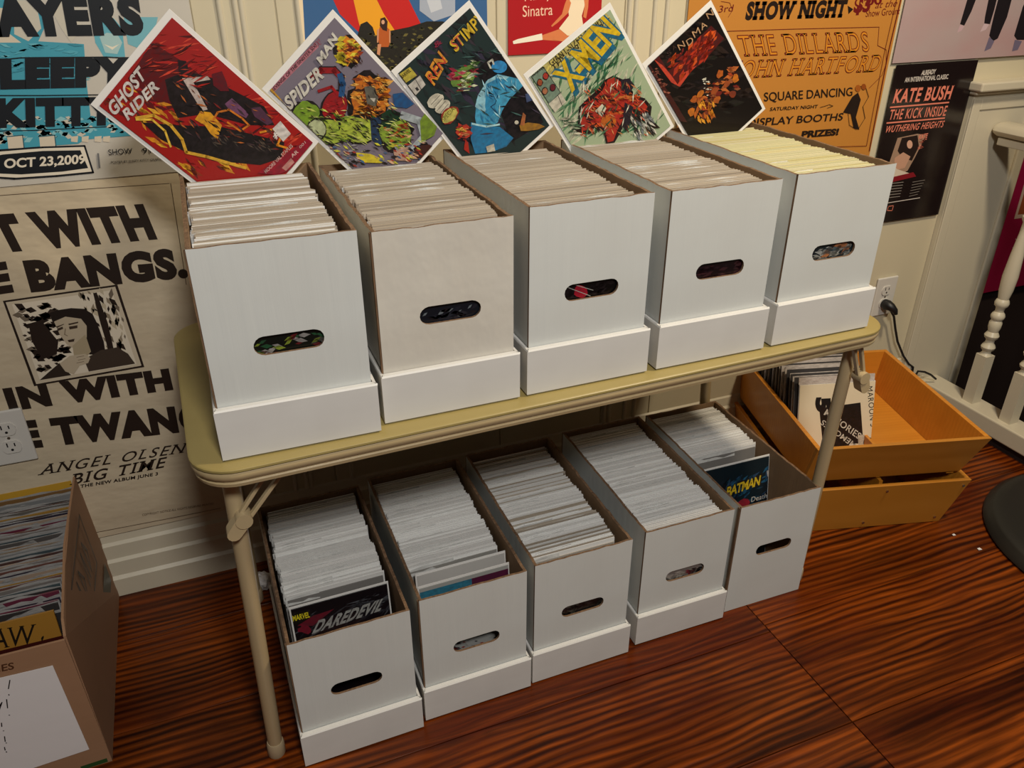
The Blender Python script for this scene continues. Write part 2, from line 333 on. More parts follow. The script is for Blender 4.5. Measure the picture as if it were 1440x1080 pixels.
# railing
rail = empty('stair_railing', (2.045, 0, 0)); tag(rail, 'cream painted stair railing with turned balusters at right', 'railing')
b = MB(); b.box(-.038, -1.5, .028, .038, .612, .08); bevel(b.build('base_rail', TRIMP, rail), .004)
b = MB(); b.box(-.020, -1.5, .0, .020, .612, .028); b.build('shoe_gap_strip', DARK, rail)  # shoe recess; the dark gap below the rail is painted as this strip
def handrail():
    b = MB(); pr = []
    for k in range(14):
        a = math.pi*2*k/14; pr.append((.037*math.cos(a), .022*math.sin(a)*(1 if math.sin(a) > 0 else .8)))
    ysr = [.596, .593, .580, -1.5]; sc = [.3, .8, 1, 1]; n = len(pr)
    b.add([(p*s_, y, .832+q*s_) for y, s_ in zip(ysr, sc) for p, q in pr],
          [(i*n+k, i*n+(k+1) % n, (i+1)*n+(k+1) % n, (i+1)*n+k) for i in range(3) for k in range(n)]+[tuple(range(n))])
    o = b.build('handrail', TRIMP, rail, smooth=True)
    b = MB(); b.box(-.021, -1.5, .795, .021, .578, .815); bevel(b.build('rail_fillet', TRIMP, rail), .003)
handrail()
def baluster(y):
    b = MB(); h = .017
    c = MB()
    c.box(-h, y-h, .08, h, y+h, .232); c.box(-h, y-h, .70, h, y+h, .796)
    P = [(.232, .0165), (.238, .012), (.244, .011), (.250, .017), (.257, .019), (.264, .016), (.270, .0115), (.279, .0115), (.285, .017), (.293, .0195), (.300, .016), (.305, .013), (.318, .0165), (.332, .017), (.340, .013),
         (.346, .017), (.353, .0185), (.360, .016), (.366, .011), (.378, .012), (.384, .0175), (.392, .019), (.400, .0165), (.404, .0135), (.43, .018), (.47, .0200), (.53, .0165), (.59, .0115), (.62, .0105), (.628, .015), (.636, .016), (.642, .012), (.66, .011), (.672, .016), (.682, .017), (.70, .0165)]
    c.tube([(0, y, z) for z, r in P], [r for z, r in P], 16)
    o = c.build('baluster', TRIMP, rail, smooth=True); return o
for k in range(9): baluster(.44-.125*k*1.0)

# ------------------------------------------------------------------ outlets
def outlet(x, z, label, rot=0):
    r = empty('wall_outlet', (x, WY-(.0095 if x < 0 else 0), z)); tag(r, label, 'outlet')
    b = MB(); b.box(-.036, -.008, -.058, .036, -.001, .058); bevel(b.build('cover_plate', OUTL, r), .003, 3)
    for s in (-1, 1):
        b = MB(); n = 20
        ring = [(.017*math.cos(2*math.pi*k/n), max(-.0135, min(.0135, .017*math.sin(2*math.pi*k/n)))) for k in range(n)]
        b.add([(p, y, q+s*.0195) for y in (-.0075, -.0105) for p, q in ring], [(k, (k+1) % n, n+(k+1) % n, n+k) for k in range(n)]+[tuple(range(n, 2*n))])
        f = b.build('receptacle', OUTL, r)
        c = MB(); y = -.0108
        for dx, hh in ((-.0063, .0045), (.0063, .0036)): c.box(dx-.0011, y, s*.0195+.001, dx+.0011, y+.0006, s*.0195+.001+2*hh)
        c.tube([(0, y, s*.0195-.006), (0, y+.0006, s*.0195-.006)], .0026, 10)
        c.build('slots', BLACK, f)
    c = MB(); c.tube([(0, -.0092, 0), (0, -.007, 0)], .0028, 10); c.build('screw', METAL, r)
    return r
outlet(-.394, .434, 'white double outlet on the left, over the bangs poster')
outlet(1.79, .385, 'white double outlet on the right wall with a black plug in it')

# ------------------------------------------------------------------ posters
def poster(name, x0, z0, x1, z1, m, label, y=None, cat='poster', thick=.0012, tilt=0, sheetcol=None):
    y = (WY-.001) if y is None else y
    M = frame((x0, y, z0), (1, 0, math.tan(R(tilt))), (-math.tan(R(tilt)), 0, 1)); r = empty(name, M=M); tag(r, label, cat)
    b = MB(); w, h = x1-x0, z1-z0; b.box(0, 0, 0, w, thick*.8, h); b.build('sheet', m, r)
    k = Ink(M); k.clip = (0, 0, w, h); return r, k, w, h
# --- bangs poster, newsprint
r, k, w, h = poster('music_poster', -.66, .155, .0, .905, NEWS, 'tall cream newsprint poster with huge black BANGS lettering on the left wall', y=WY-.010, thick=.001)
BK = '241a14'; k.gain = 1.1
k.line([(0, 275), (120, 266), (238, 258)], .0012, '4a3a2a'); k.line([(240, 258), (262, 400)], .0012, '4a3a2a', step=False)
k.text('T WITH', (4, 356), (222, 337), (-24, 303), BK, .068, space=1.13); k.poly([(-80, 305), (-38, 302), (-30, 360), (-70, 362)], BK)
k.text('BANGS.', (44, 412), (266, 391), (31, 366), BK, .068, space=1.13)
k.text('E', (-14, 416), (20, 411), (-26, 372), BK, .06)
# framed photograph of a dark haired person, a hand at the collar
fr = [(4, 423), (165, 400), (203, 516), (48, 543)]
k.poly([(4, 423), (165, 400), (203, 516), (48, 543)], BK); k.poly([(8, 425), (162, 403), (199, 514), (51, 540)], 'c2b49c')
k.poly([(17, 428), (157, 408), (192, 512), (56, 534)], 'd5c9b4')
kk = Ink(k.M, 1.1); kk.k = k.k
k.speckle([(20, 432), (75, 424), (100, 500), (55, 528)], 90, [BK, '3a2e26', '6b5f50', BK], 7, 3, 2.0)
k.speckle([(110, 412), (156, 408), (185, 480), (145, 500)], 60, [BK, '6b5f50', '8b7d68', 'b8aa90'], 6, 4, 2.5, 1.2)
k.poly([(40, 455), (58, 450), (82, 480), (80, 498), (60, 505), (45, 480)], BK)
k.poly([(131, 412), (136, 411), (152, 455), (162, 500), (152, 490), (140, 450)], BK)
k.poly([(69, 440), (80, 436), (100, 433), (118, 434), (130, 441), (137, 455), (146, 480), (149, 500), (125, 498), (112, 480), (80, 460), (74, 452)], '1e1612')
k.poly([(76, 452), (92, 445), (114, 448), (122, 458), (122, 474), (116, 486), (106, 491), (94, 484), (84, 470)], 'b3a48c')
k.poly([(102, 486), (120, 470), (128, 494), (118, 506), (104, 500)], 'a39478')
for p in ([(80, 462), (88, 459), (89, 462), (82, 465)], [(97, 459), (109, 457), (109, 461), (98, 463)], [(95, 478), (105, 476), (104, 480), (97, 481)], [(79, 459), (90, 455), (90, 456), (80, 461)], [(96, 455), (110, 452), (110, 454), (97, 457)]): k.poly(p, '3a2c22', step=False)
k.line([(92, 462), (91, 470), (95, 472)], .0015, '7a6a55')
k.poly([(118, 505), (142, 492), (165, 488), (180, 497), (190, 511), (125, 522)], '3d3229'); k.poly([(56, 534), (72, 520), (84, 510), (100, 527)], '2c231c')
k.poly([(84, 511), (98, 500), (120, 497), (127, 503), (124, 510), (112, 514), (104, 526), (92, 522)], 'b5a68e')
for q in ((118, 500), (120, 504), (118, 508)): k.line([(q[0]-10, q[1]+2), q], .001, '6b5c4a', step=False)
k.text('IN WITH', (14, 578), (244, 548), (3, 546), BK, .068, space=1.13)
k.text('E TWANG', (32, 632), (292, 604), (20, 592), BK, .068, space=1.13)
k.text('ANGEL OLSEN', (53, 668), (258, 636), (60, 653), BK, .004, .09, space=1.2); k.text('BIG TIME', (98, 682), (230, 657), (103, 666), BK, .012, .09, space=1.2)
k.text('THE NEW ALBUM JUNE 3', (113, 687), (222, 669), (113, 681), BK, .03, space=1.1)
k.text('COPYRIGHT NOTICE ALL RIGHTS RESERVED PRINTED', (200, 725), (300, 709), (200, 722), '5a4a38', 0)
k.line([(135, 748), (240, 728), (310, 714)], .0012, '5a4a38')
k.build('lettering', r)
# --- blue gig poster
r, k, w, h = poster('music_poster', -.70, .905, .069, 1.30, mat('offwhite_stock', (.58, .54, .47, 1), .5, bump=((4, 4, 4), .3, .008)), 'off-white and turquoise gig poster with black hand lettering and a date', y=WY-.012)
TQ = '3f8fa2'; k.gain = 1.25
k.poly([(-60, -20), (55, -20), (62, 40), (54, 58), (118, 62), (122, 118), (128, 168), (80, 178), (40, 190), (0, 184), (-60, 190)], TQ)
k.poly([(-20, 10), (16, 12), (14, 48), (30, 60), (-20, 60)], 'c4b8a4'); k.poly([(20, 0), (50, 0), (58, 40), (40, 58), (20, 48)], 'b9b3a4')
k.poly([(128, 22), (135, 14), (160, 26), (172, 40), (176, 80), (146, 80), (134, 60)], '5a9fae'); k.poly([(174, 24), (222, 24), (214, 60), (200, 70), (180, 62)], '6aa3ae')
k.poly([(70, 10), (84, 0), (100, 6), (116, 40), (100, 60), (86, 40)], 'b9b3a4'); k.poly([(140, 52), (150, 46), (165, 48), (172, 60), (165, 76), (148, 74)], '9ab7b6')
k.poly([(146, 62), (158, 66), (168, 62), (158, 70)], 'd8cfba')
k.poly([(0, 182), (40, 180), (78, 170), (150, 168), (196, 180), (196, 190), (120, 196), (110, 202), (0, 210)], TQ)
k.speckle([(0, 165), (180, 165), (180, 185), (0, 200)], 120, [TQ, 'b9b3a4', '7fb0b6'], 6, 9, 2.0)
k.speckle([(0, 62), (118, 62), (125, 115), (0, 120)], 70, ['4d9aab', '357f92', '62a6b2', TQ], 8, 19, 5.0)
for x in (10, 55): k.poly([(x, 192), (x+22, 190), (x+24, 208), (x+2, 210)], 'c4b8a4'); k.line([(x, 192), (x+22, 190), (x+24, 208)], .0016, '2c5560', step=False)
for q in (100, 115, 133, 145): k.poly([(q, 192), (q+10, 191), (q+9, 200), (q, 199)], 'c4b8a4', step=False)
IK = '10141a'
k.text('LAYERS', (-34, 53), (204, 50), (-48, -8), IK, .07, space=1.1)
k.text('SLEEPY', (-36, 127), (186, 122), (-38, 82), IK, .085, space=1.15); k.line([(-20, 86), (30, 81), (150, 80), (185, 82)], .0016, IK)
k.text('KITTY', (-4, 180), (166, 176), (-6, 138), IK, .075, space=1.15); k.line([(0, 184), (52, 183), (150, 178)], .0014, IK); k.line([(0, 134), (60, 134), (140, 133)], .0014, IK)
k.poly([(-20, 218), (0, 213), (60, 208), (118, 206), (130, 241), (90, 246), (30, 250), (-20, 247)], 'd2c8b6'); k.line([(-20, 214), (0, 211), (60, 207), (119, 205), (131, 242), (80, 247), (20, 251), (-20, 248)], .003, IK)
k.poly([(-20, 222), (4, 217), (60, 212), (113, 211), (124, 236), (88, 241), (30, 245), (-20, 243)], IK)
k.text('OCT 23,2009', (6, 239), (120, 232), (6, 223), 'd2c8b6', .03)
k.text('SHOW', (153, 218), (187, 216), (152, 210), IK, 0, .04); k.text('91', (201, 216), (213, 215), (200, 208), IK, 0, .04)
k.text('POSTER BY SLEEPY KITTY GRAPHIC', (156, 230), (230, 225), (156, 226.5), '3a3a3a', 0)
k.line([(138, 216), (140, 235)], .003, '6a6a6a')
k.build('lettering', r)
# --- rainbow poster
r, k, w, h = poster('landscape_poster', .246, 1.0, .60, 1.32, mat('blue_stock', (.045, .13, .30, 1), .35), 'blue poster with red and orange stripes and a person in an orange dress', y=WY-.004)
k.gain = 1.5
k.poly([(418, -30), (424, -30), (432, 110), (426, 110)], 'd8b898')
k.poly([(450, -40), (555, -40), (600, 50), (520, 60), (478, 20)], 'a81410'); k.poly([(488, -40), (530, -40), (565, 40), (545, 55), (510, 50), (504, 30)], 'd98a14'); k.poly([(520, -20), (560, -20), (577, 40), (560, 50), (540, 20)], 'a81410')
k.poly([(590, -20), (640, -20), (640, 20), (610, 30), (590, 15)], '8c93a0'); k.poly([(600, 0), (618, -6), (622, 12), (606, 18)], 'a9adb4')
k.poly([(500, 60), (507, 34), (516, 30), (524, 38), (528, 50), (545, 44), (575, 38), (600, 30), (622, 30), (640, 34), (650, 150), (500, 150)], '15120a')
k.speckle([(505, 50), (625, 32), (625, 100), (545, 110)], 170, ['2c2a12', '46401c', '15120a', '5a5226', '1c1a0c'], 3.5, 5, 2)
k.poly([(534, 38), (542, 36), (548, 42), (549, 58), (546, 66), (534, 66), (531, 50)], '9c4a16'); k.poly([(535, 26), (541, 24), (545, 30), (544, 44), (538, 42), (534, 36)], '2a130c'); k.blob(538.5, 31, 2.4, 3.2, 'b98a6c', 10)
k.poly([(531, 62), (536, 62), (534, 78), (530, 76)], 'b07a58', step=False); k.poly([(530, 42), (533, 40), (532, 60), (530, 60)], 'b07a58', step=False); k.poly([(547, 42), (549, 44), (549, 60), (547, 60)], 'b07a58', step=False)
k.build('printed_picture', r)
# --- red poster
r, k, w, h = poster('music_poster', .643, 1.072, .844, 1.32, mat('red_stock', (.42, .006, .012, 1), .4), 'bright red poster with a seated person in a white dress and boots', y=WY-.004)
k.gain = 1.5
k.text('Nancy', (738, 6), (775, 1), (738, -11), 'd8a890', 0); k.text('Sinatra', (735, 24), (777, 21), (735, 8), 'd8a890', 0)
SK = 'b5683e'; WD = 'cdbba0'
k.poly([(761, 50), (778, 44), (800, 36), (812, 42), (806, 56), (790, 58), (762, 56)], SK); k.poly([(721, 58), (728, 55), (762, 47), (763, 56), (735, 60), (722, 62)], 'd3c5b4')
k.poly([(798, 6), (806, -8), (822, -6), (822, 8), (818, 22), (820, 36), (812, 52), (798, 50), (786, 40), (800, 22)], WD); k.poly([(798, -4), (803, 4), (799, 18), (784, 32), (776, 38), (775, 36), (790, 20), (794, 6)], SK)
k.poly([(820, -8), (828, -8), (827, 10), (824, 26), (820, 24), (822, 6)], SK); k.poly([(798, 52), (812, 48), (818, 42), (816, 58), (800, 60), (778, 56), (778, 50)], SK)
k.poly([(797, -10), (805, -4), (816, -2), (824, -12)], 'c98a4e')
k.build('printed_picture', r)
# --- orange show poster
r, k, w, h = poster('music_poster', 1.048, .78, 1.626, 1.31, mat('orange_stock', (.52, .215, .035, 1), .5, bump=((5, 5, 5), .2, .006)), 'orange show poster with black and dark red western lettering', y=WY-.004)
k.gain = 1.4; MR = '5a0f10'; OB = '1a0f0a'
def slab(t, bl, br, tl):
    o_ = glyphs(t, .022, .085, 1.16); A, B, C = (Vector(k.px(*p)) for p in (bl, br, tl)); x0, x1, y0, y1 = o_[2:6]
    for bold, serif, col in ((.022, .085, MR), (-.010, .053, 'b5741c')):
        vs, fs = glyphs(t, bold, serif, 1.16)[:2]
        k.put([tuple(A+(B-A)*((x-x0)/(x1-x0))+(C-A)*((y-y0)/(y1-y0))) for x, y in vs], fs, col)
k.text('SHOW NIGHT', (1047, 29), (1187, 25), (1052, 2), OB, .06, .06, space=1.15); k.poly([(1192, 8), (1200, 13), (1193, 20)], OB)
k.text('$3', (1199, 22), (1222, 20), (1203, -4), MR, .05); k.text('00', (1218, 8), (1240, 6), (1218, -4), MR, .03); k.text('at the', (1230, 12), (1260, 9), (1234, 2), MR, 0); k.text('Show Ground', (1217, 24), (1266, 20), (1218, 14), MR, 0)
k.text('3rd', (1010, 18), (1030, 16), (1012, 8), MR, .0); k.line([(1014, 2), (1026, 4), (1030, 14), (1024, 24)], .001, MR)
k.line([(1020, 44), (1110, 41), (1236, 38), (1234, 64), (1246, 70), (1246, 90), (1240, 106), (1222, 124)], .0013, MR)
slab('THE DILLARDS', (1043, 80), (1223, 73), (1036, 49)); slab('JOHN HARTFORD', (1026, 119), (1231, 108), (1036, 85))
k.text('SQUARE DANCING', (1074, 145), (1198, 137), (1074, 130), OB, .01); k.text('SATURDAY NIGHT', (1082, 156), (1149, 152), (1083, 151), OB, .015); k.line([(1153, 151), (1160, 149), (1166, 147), (1171, 149), (1163, 152)], .0012, OB)
k.text('DISPLAY BOOTHS', (1050, 178), (1184, 169), (1052, 167), OB, .015); k.text('PRIZES!', (1126, 194), (1178, 190), (1128, 184), OB, .05)
k.poly([(1185, 158), (1198, 136), (1206, 130), (1210, 140), (1203, 165), (1208, 182), (1200, 180), (1196, 160)], OB); k.line([(1208, 122), (1216, 120), (1221, 136), (1213, 150), (1216, 166), (1206, 182)], .0015, OB)
k.line([(1198, 138), (1192, 158), (1194, 176), (1204, 182)], .0012, OB); k.blob(1206, 124, 4, 5, '8a4a14', 9); k.blob(1214, 122, 3.5, 4.5, '7a3c10', 9)
k.line([(1262, -8), (1244, 70), (1218, 205), (1150, 207)], .0013, MR); k.line([(1268, -8), (1249, 72), (1222, 212)], .0025, MR)
k.build('lettering', r)
# --- lavender poster
pink = mat('lavender_stock', (.42, .335, .33, 1), .45, noise=((3.5, 3.5, 6), .75, (.44, .235, .24, 1)))
r, k, w, h = poster('music_poster', 1.635, 1.012, 2.16, 1.40, pink, 'pale pink and lavender poster showing dark trousered legs and pale shoes', y=WY-.006)
k.gain = 1.4; TR = '171216'
k.poly([(1363, -10), (1376, -10), (1366, 16), (1356, 36), (1350, 34)], TR); k.poly([(1350, 35), (1356, 37), (1352, 43), (1346, 46)], 'a58a90')
k.poly([(1392, -10), (1404, -10), (1398, 14), (1392, 34), (1384, 33), (1385, 24)], TR); k.poly([(1384, 33), (1391, 34), (1386, 42), (1378, 45)], 'ab959a')
k.poly([(1406, -10), (1425, -10), (1416, 24), (1403, 54), (1396, 58), (1391, 50), (1398, 20)], TR); k.poly([(1391, 52), (1398, 58), (1393, 68), (1384, 72)], '5d5568')
k.poly([(1438, 10), (1446, -8), (1456, 0), (1440, 56), (1430, 56), (1426, 50)], TR); k.poly([(1427, 56), (1437, 58), (1431, 70), (1423, 72)], '5d5568')
k.build('printed_picture', r)
# --- black album poster
r, k, w, h = poster('music_poster', 1.648, .61, 1.915, 1.008, mat('black_gloss_stock', (.012, .007, .007, 1), .18, coat=.3, bump=((5, 5, 5), .3, .008)), 'glossy black poster with pink slanted lettering beside the orange one', y=WY-.008)
k.gain = 1.4; PK = 'c4705c'; WH = 'b5aca4'
k.text('ALREADY', (1295, 106), (1315, 104), (1297, 99), WH, .03); k.text('AN INTERNATIONAL CLASSIC', (1272, 116), (1333, 111), (1273, 109), WH, .02)
k.text('KATE BUSH', (1254, 146), (1336, 140), (1260, 125), PK, .03, .045, space=1.12); k.line([(1252, 151), (1334, 144)], .0035, PK)
k.text('THE KICK INSIDE', (1249, 169), (1329, 163), (1253, 154), PK, .015, .045, space=1.12); k.line([(1247, 173), (1328, 166)], .0035, PK)
k.text('WUTHERING HEIGHTS', (1243, 187), (1325, 179), (1247, 177), PK, .015, .05, space=1.1)
k.poly([(1262, 194), (1290, 188), (1302, 190), (1286, 222), (1276, 240), (1254, 250), (1250, 230)], '8a6f5c'); k.poly([(1268, 194), (1290, 190), (1292, 206), (1282, 226), (1268, 222), (1262, 212)], '1c100e')
k.blob(1279, 203, 4, 6, 'b88e78', 12); k.poly([(1258, 222), (1270, 214), (1280, 220), (1272, 236), (1256, 240)], 'a8806a'); k.poly([(1250, 230), (1262, 238), (1280, 244), (1252, 254)], 'b7a898')
k.poly([(1250, 250), (1284, 242), (1288, 248), (1250, 257)], '6e0f1a'); k.text('KATE', (1291, 196), (1303, 194), (1293, 189), PK, .03); k.speckle([(1293, 196), (1302, 195), (1298, 208), (1290, 210)], 20, [PK, '7a3a2c'], 2, 8)
for i in range(6): k.line([(1252-i, 258+i*4), (1270-i, 256+i*4)], .0012, '8f8880', step=False); k.line([(1283-i, 256+i*4), (1300-i*2, 253+i*4)], .0012, '7b746c', step=False)
k.line([(1243, 286), (1293, 278)], .002, WH); k.line([(1249, 290), (1256, 289), (1254, 296), (1247, 296)], .0018, PK, closed=True)
k.build('lettering', r)
# --- magenta poster in the stairwell
r, k, w, h = poster('framed_poster', 2.43, .225, 3.0, .95, mat('magenta_stock', (.24, .004, .035, 1), .4), 'magenta picture with a brown photo in the stairwell behind the railing', y=.794, thick=.004, cat='picture')
k.gain = 1.3
k.poly([(1426, 308), (1446, 238), (1480, 240), (1480, 300)], 'a08878'); k.poly([(1431, 302), (1446, 252), (1480, 255), (1480, 296)], '7a3a1c')
k.line([(1428, 336), (1432, 340), (1428, 344)], .003, 'b08a90'); k.line([(1424, 348), (1430, 352)], .003, 'b08a90'); k.build('printed_picture', r)

# ------------------------------------------------------------------ plug, cord
b = MB(); plug = empty('power_plug', (1.79, WY-.012, .3655)); tag(plug, 'black plug and cord hanging from the right wall outlet', 'cord')
b.tube([(0, 0, 0), (0, -.012, 0), (.004, -.024, -.003), (.012, -.032, -.012), (.016, -.034, -.022)], [.014, .015, .012, .008, .005], 12); b.build('plug_body', BLACK, plug, smooth=True)
pw = [(1249, 430), (1257, 445), (1259, 462), (1262, 480), (1270, 500), (1278, 512), (1284, 516)]
b = MB(); P = [at(u, v, (0, .590+i*.001, 0), Vector((0, -1, 0)))-plug.location for i, (u, v) in enumerate(pw)]
P += [Vector((.175, -.015, -.33)), Vector((.20, -.02, -.357)), Vector((.225, -.025, -.361))]
b.tube(P, .0034, 8); b.build('cord', BLACK, plug, smooth=True)
cord = MB(); Q = [at(u, v, (0, .56, 0), Vector((0, -1, 0))) for u, v in ((1288, 527), (1291, 522), (1300, 523), (1309, 527), (1316, 533))]
cord.tube(Q, .0032, 8); o = cord.build('extension_cord', BLACK, None, smooth=True); tag(o, 'black cord loop lying at the foot of the wall by the railing', 'cord')

# ------------------------------------------------------------------ folding table
TZ = .6624
table = empty('folding_table', (.542, .238, 0), R(1.1)); tag(table, 'mustard yellow folding table with tan metal edge and beige tube legs', 'table')
HX, HY, RC = .597, .258, .062
def rring(ins, z, n=8):
    r = RC-ins; out = []
    for cx, cy, a0 in ((HX-RC, HY-RC, 0), (-HX+RC, HY-RC, 90), (-HX+RC, -HY+RC, 180), (HX-RC, -HY+RC, 270)):
        for k_ in range(n+1):
            a = R(a0+90*k_/n); out.append((cx+r*math.cos(a), cy+r*math.sin(a), z))
    return out
def rings(prof, name, m, capt=True, capb=False):
    b = MB(); rr = [rring(i, z) for i, z in prof]; n = len(rr[0]); vs = [v for q in rr for v in q]
    fs = [(i*n+k_, i*n+(k_+1) % n, (i+1)*n+(k_+1) % n, (i+1)*n+k_) for i in range(len(rr)-1) for k_ in range(n)]
    if capt: fs.append(tuple(range(n)))
    if capb: fs.append(tuple(range((len(rr)-1)*n, len(rr)*n)))
    b.add(vs, fs); return b.build(name, m, table, smooth=True)
rings([(.004, TZ), (.0015, TZ-.0006), (0, TZ-.002), (-.0002, TZ-.005), (.002, TZ-.0065), (.008, TZ-.0068)], 'tabletop', TABLE, True, True)
rings([(.006, TZ-.0068), (.0025, TZ-.0072), (.0008, TZ-.010), (.0005, TZ-.014), (.0022, TZ-.019), (.0052, TZ-.0215), (.0052, TZ-.0235), (.0035, TZ-.025), (.0045, TZ-.030), (.010, TZ-.031), (.016, TZ-.030)], 'edge_frame', TEDGE, False, False)
b = MB(); b.box(-HX+.05, -HY+.02, TZ-.018, HX-.05, HY-.02, TZ-.010); b.build('underside_panel', KRAFT, table)
Mt = table.matrix_basis.inverted() if False else (Matrix.Translation((.542, .238, 0)) @ Matrix.Rotation(R(1.1), 4, 'Z')).inverted()
def leg(top, foot, label=None):
    t, f = Mt @ Vector(top), Mt @ Vector(foot)
    b = MB(); b.tube([t, t.lerp(f, .03), t.lerp(f, .97), f+Vector((0, 0, .012))], .0125, 16); o = b.build('leg', LEGM, table, smooth=True)
    c = MB(); u = (f-t).normalized(); c.tube([f-u*.035, f-u*.030, f-u*.004, f], [.0135, .0150, .0155, .0135], 16); c.build('foot_cap', PLASTIC, o, smooth=True)
leg((-.003, .025, TZ-.02), (-.021, .060, .0)); leg((-.005, .42, TZ-.02), (-.012, .465, .0))
leg((1.114, .052, TZ-.02), (1.131, .083, .0)); leg((1.060, .43, TZ-.02), (1.131, .470, .0))
def link(a, c, off, w=.0045, h=.009):
    """pair of flat locking bars running from a (under the top) to c (on the leg)"""
    a, c = Mt @ Vector(a), Mt @ Vector(c); d = (c-a).normalized(); s_ = d.cross(Vector((0, 1, 0))).normalized()
    for q in (-1, 1):
        b = MB(); y = Vector((0, 1, 0)); p0, p1 = a+s_*q*off, c+s_*q*off*.75
        qa = [p0-s_*w*.6-y*h/2, p0+s_*w*.6-y*h/2, p1+s_*w*.6-y*h/2, p1-s_*w*.6-y*h/2]; b.hexa(qa, [v+y*h for v in qa]); bevel(b.build('locking_bar', LEGM, table), .001)
    b = MB(); y = Vector((0, 1, 0)); b.tube([c-y*.012, c+y*.012], .012, 14); b.hexa([c-s_*.011-y*.010-d*.004, c+s_*.011-y*.010-d*.004, c+s_*.010-y*.010+d*.026, c-s_*.010-y*.010+d*.026], [c-s_*.011+y*.010-d*.004, c+s_*.011+y*.010-d*.004, c+s_*.010+y*.010+d*.026, c-s_*.010+y*.010+d*.026])
    b.tube([c+d*.026-y*.010, c+d*.026+y*.010], .010, 12); o = b.build('hinge_knuckle', LEGM, table, smooth=True)
    b = MB(); b.tube([a-Vector((0, .010, 0)), a+Vector((0, .010, 0))], .004, 8); b.build('pivot_pin', METAL, table)
link((.062, .012, TZ-.034), (.003, .012, TZ-.108), .010)
link((1.094, .026, TZ-.034), (1.124, .026, TZ-.112), .008)
for x, y in ((.062, .012), (1.094, .026)):
    p = Mt @ Vector((x, y, TZ-.03)); b = MB(); b.box(p.x-.022, p.y-.002, p.z-.012, p.x+.022, p.y+.030, p.z+.006); bevel(b.build('hinge_bracket', LEGM, table), .002)

# ------------------------------------------------------------------ cardboard comic boxes
T = .0042
def panel_front(Wd, H, hole, m, rnd, zoff=0.0):
    """front sheet with a stadium handle hole, softly uneven top edge; faces -y"""
    bm = bmesh.new(); n = 14
    top = [(Wd-Wd*i/n, H+(rnd.uniform(-.0012, .0006) if 0 < i < n else 0)) for i in range(n+1)]
    out = [(0, 0), (Wd, 0)]+top
    vo = [bm.verts.new((x, 0, z)) for x, z in out]; eo = [bm.edges.new((vo[i], vo[(i+1) % len(vo)])) for i in range(len(vo))]
    if hole:
        cx, cz, hw, hh = hole; hp = []
        for s in (1, -1):
            for k_ in range(9):
                a = -math.pi/2+math.pi*k_/8; hp.append((cx+s*(hw-hh)+s*hh*math.cos(a), cz+s*hh*math.sin(a)+rnd.uniform(-.0004, .0004)))
        vh = [bm.verts.new((x, 0, z)) for x, z in hp]; eo += [bm.edges.new((vh[i], vh[(i+1) % len(vh)])) for i in range(len(vh))]
    bmesh.ops.triangle_fill(bm, use_beauty=True, edges=eo)
    fs = bm.faces[:]
    r_ = bmesh.ops.extrude_face_region(bm, geom=fs); bmesh.ops.translate(bm, verts=[v for v in r_['geom'] if isinstance(v, bmesh.types.BMVert)], vec=(0, T, 0))
    bmesh.ops.recalc_face_normals(bm, faces=bm.faces[:])
    me = bpy.data.meshes.new('front_panel')
    for f in bm.faces:
        ny = f.normal.y
        f.material_index = 0 if ny < -.5 else (1 if ny > .5 else 2)
    bm.to_mesh(me); bm.free()
    for q in (m, KRAFT, EDGE): me.materials.append(q)
    return me
def slab_mesh(name, L, H, t, rnd, m, seg=26, rough=.0008):
    """upright sheet along +y, outer face at x=0, thickness t towards +x, top slightly ragged"""
    b = MB(); hs = [H+rnd.uniform(-rough, rough) for _ in range(seg+1)]
    for i in range(seg):
        y0, y1 = L*i/seg, L*(i+1)/seg
        v = [(0, y0, 0), (0, y1, 0), (0, y1, hs[i+1]), (0, y0, hs[i]), (t, y0, 0), (t, y1, 0), (t, y1, hs[i+1]), (t, y0, hs[i])]
        b.add(v, [(0, 1, 2, 3)], 0); b.add(v, [(7, 6, 5, 4)], 1); b.add(v, [(3, 2, 6, 7)], 2)
        if i == 0: b.add(v, [(0, 3, 7, 4)], 2)
        if i == seg-1: b.add(v, [(1, 5, 6, 2)], 2)
    return b
LBX = .385
def comic_box(x, y, z, rz, Wd, H, label, hole=True, m=WHITE, seed=0, wear=0, seam=False):
    rnd = random.Random(seed); r = empty('comic_box', (x, y, z), R(rz)); tag(r, label, 'box')
    me = panel_front(Wd, H, (.101, .151, .0445, .013) if hole else None, m, rnd); o = bpy.data.objects.new('front_panel', me); COL.objects.link(o); o.parent = r
    me2 = panel_front(Wd, H-.001, (.101, .151, .0445, .013), m, rnd); o = bpy.data.objects.new('back_panel', me2); COL.objects.link(o); o.parent = r
    o.location = (Wd, LBX, 0); o.rotation_euler = (0, 0, math.pi)
    for s in (0, 1):
        t = .0052
        b = slab_mesh('side_panel', LBX-2*T-.0004, H-.0012, t, rnd, m, rough=.0007+wear)
        o = b.build('side_panel', [m, KRAFT, EDGE], r, fix=False); o.location = (0, T+.0002, 0) if s == 0 else (Wd, LBX-T-.0002, 0)
        if s: o.rotation_euler = (0, 0, math.pi)
    if seam:
        b = MB(); b.box(-.0024, .0004, .002, -.0002, .0075, H-.002); b.build('seam_edge', EDGE, r)
    b = MB(); b.box(.0055, T+.0003, .0005, Wd-.0055, LBX-T-.0003, .004); b.build('bottom_panel', KRAFT, r)
    return r
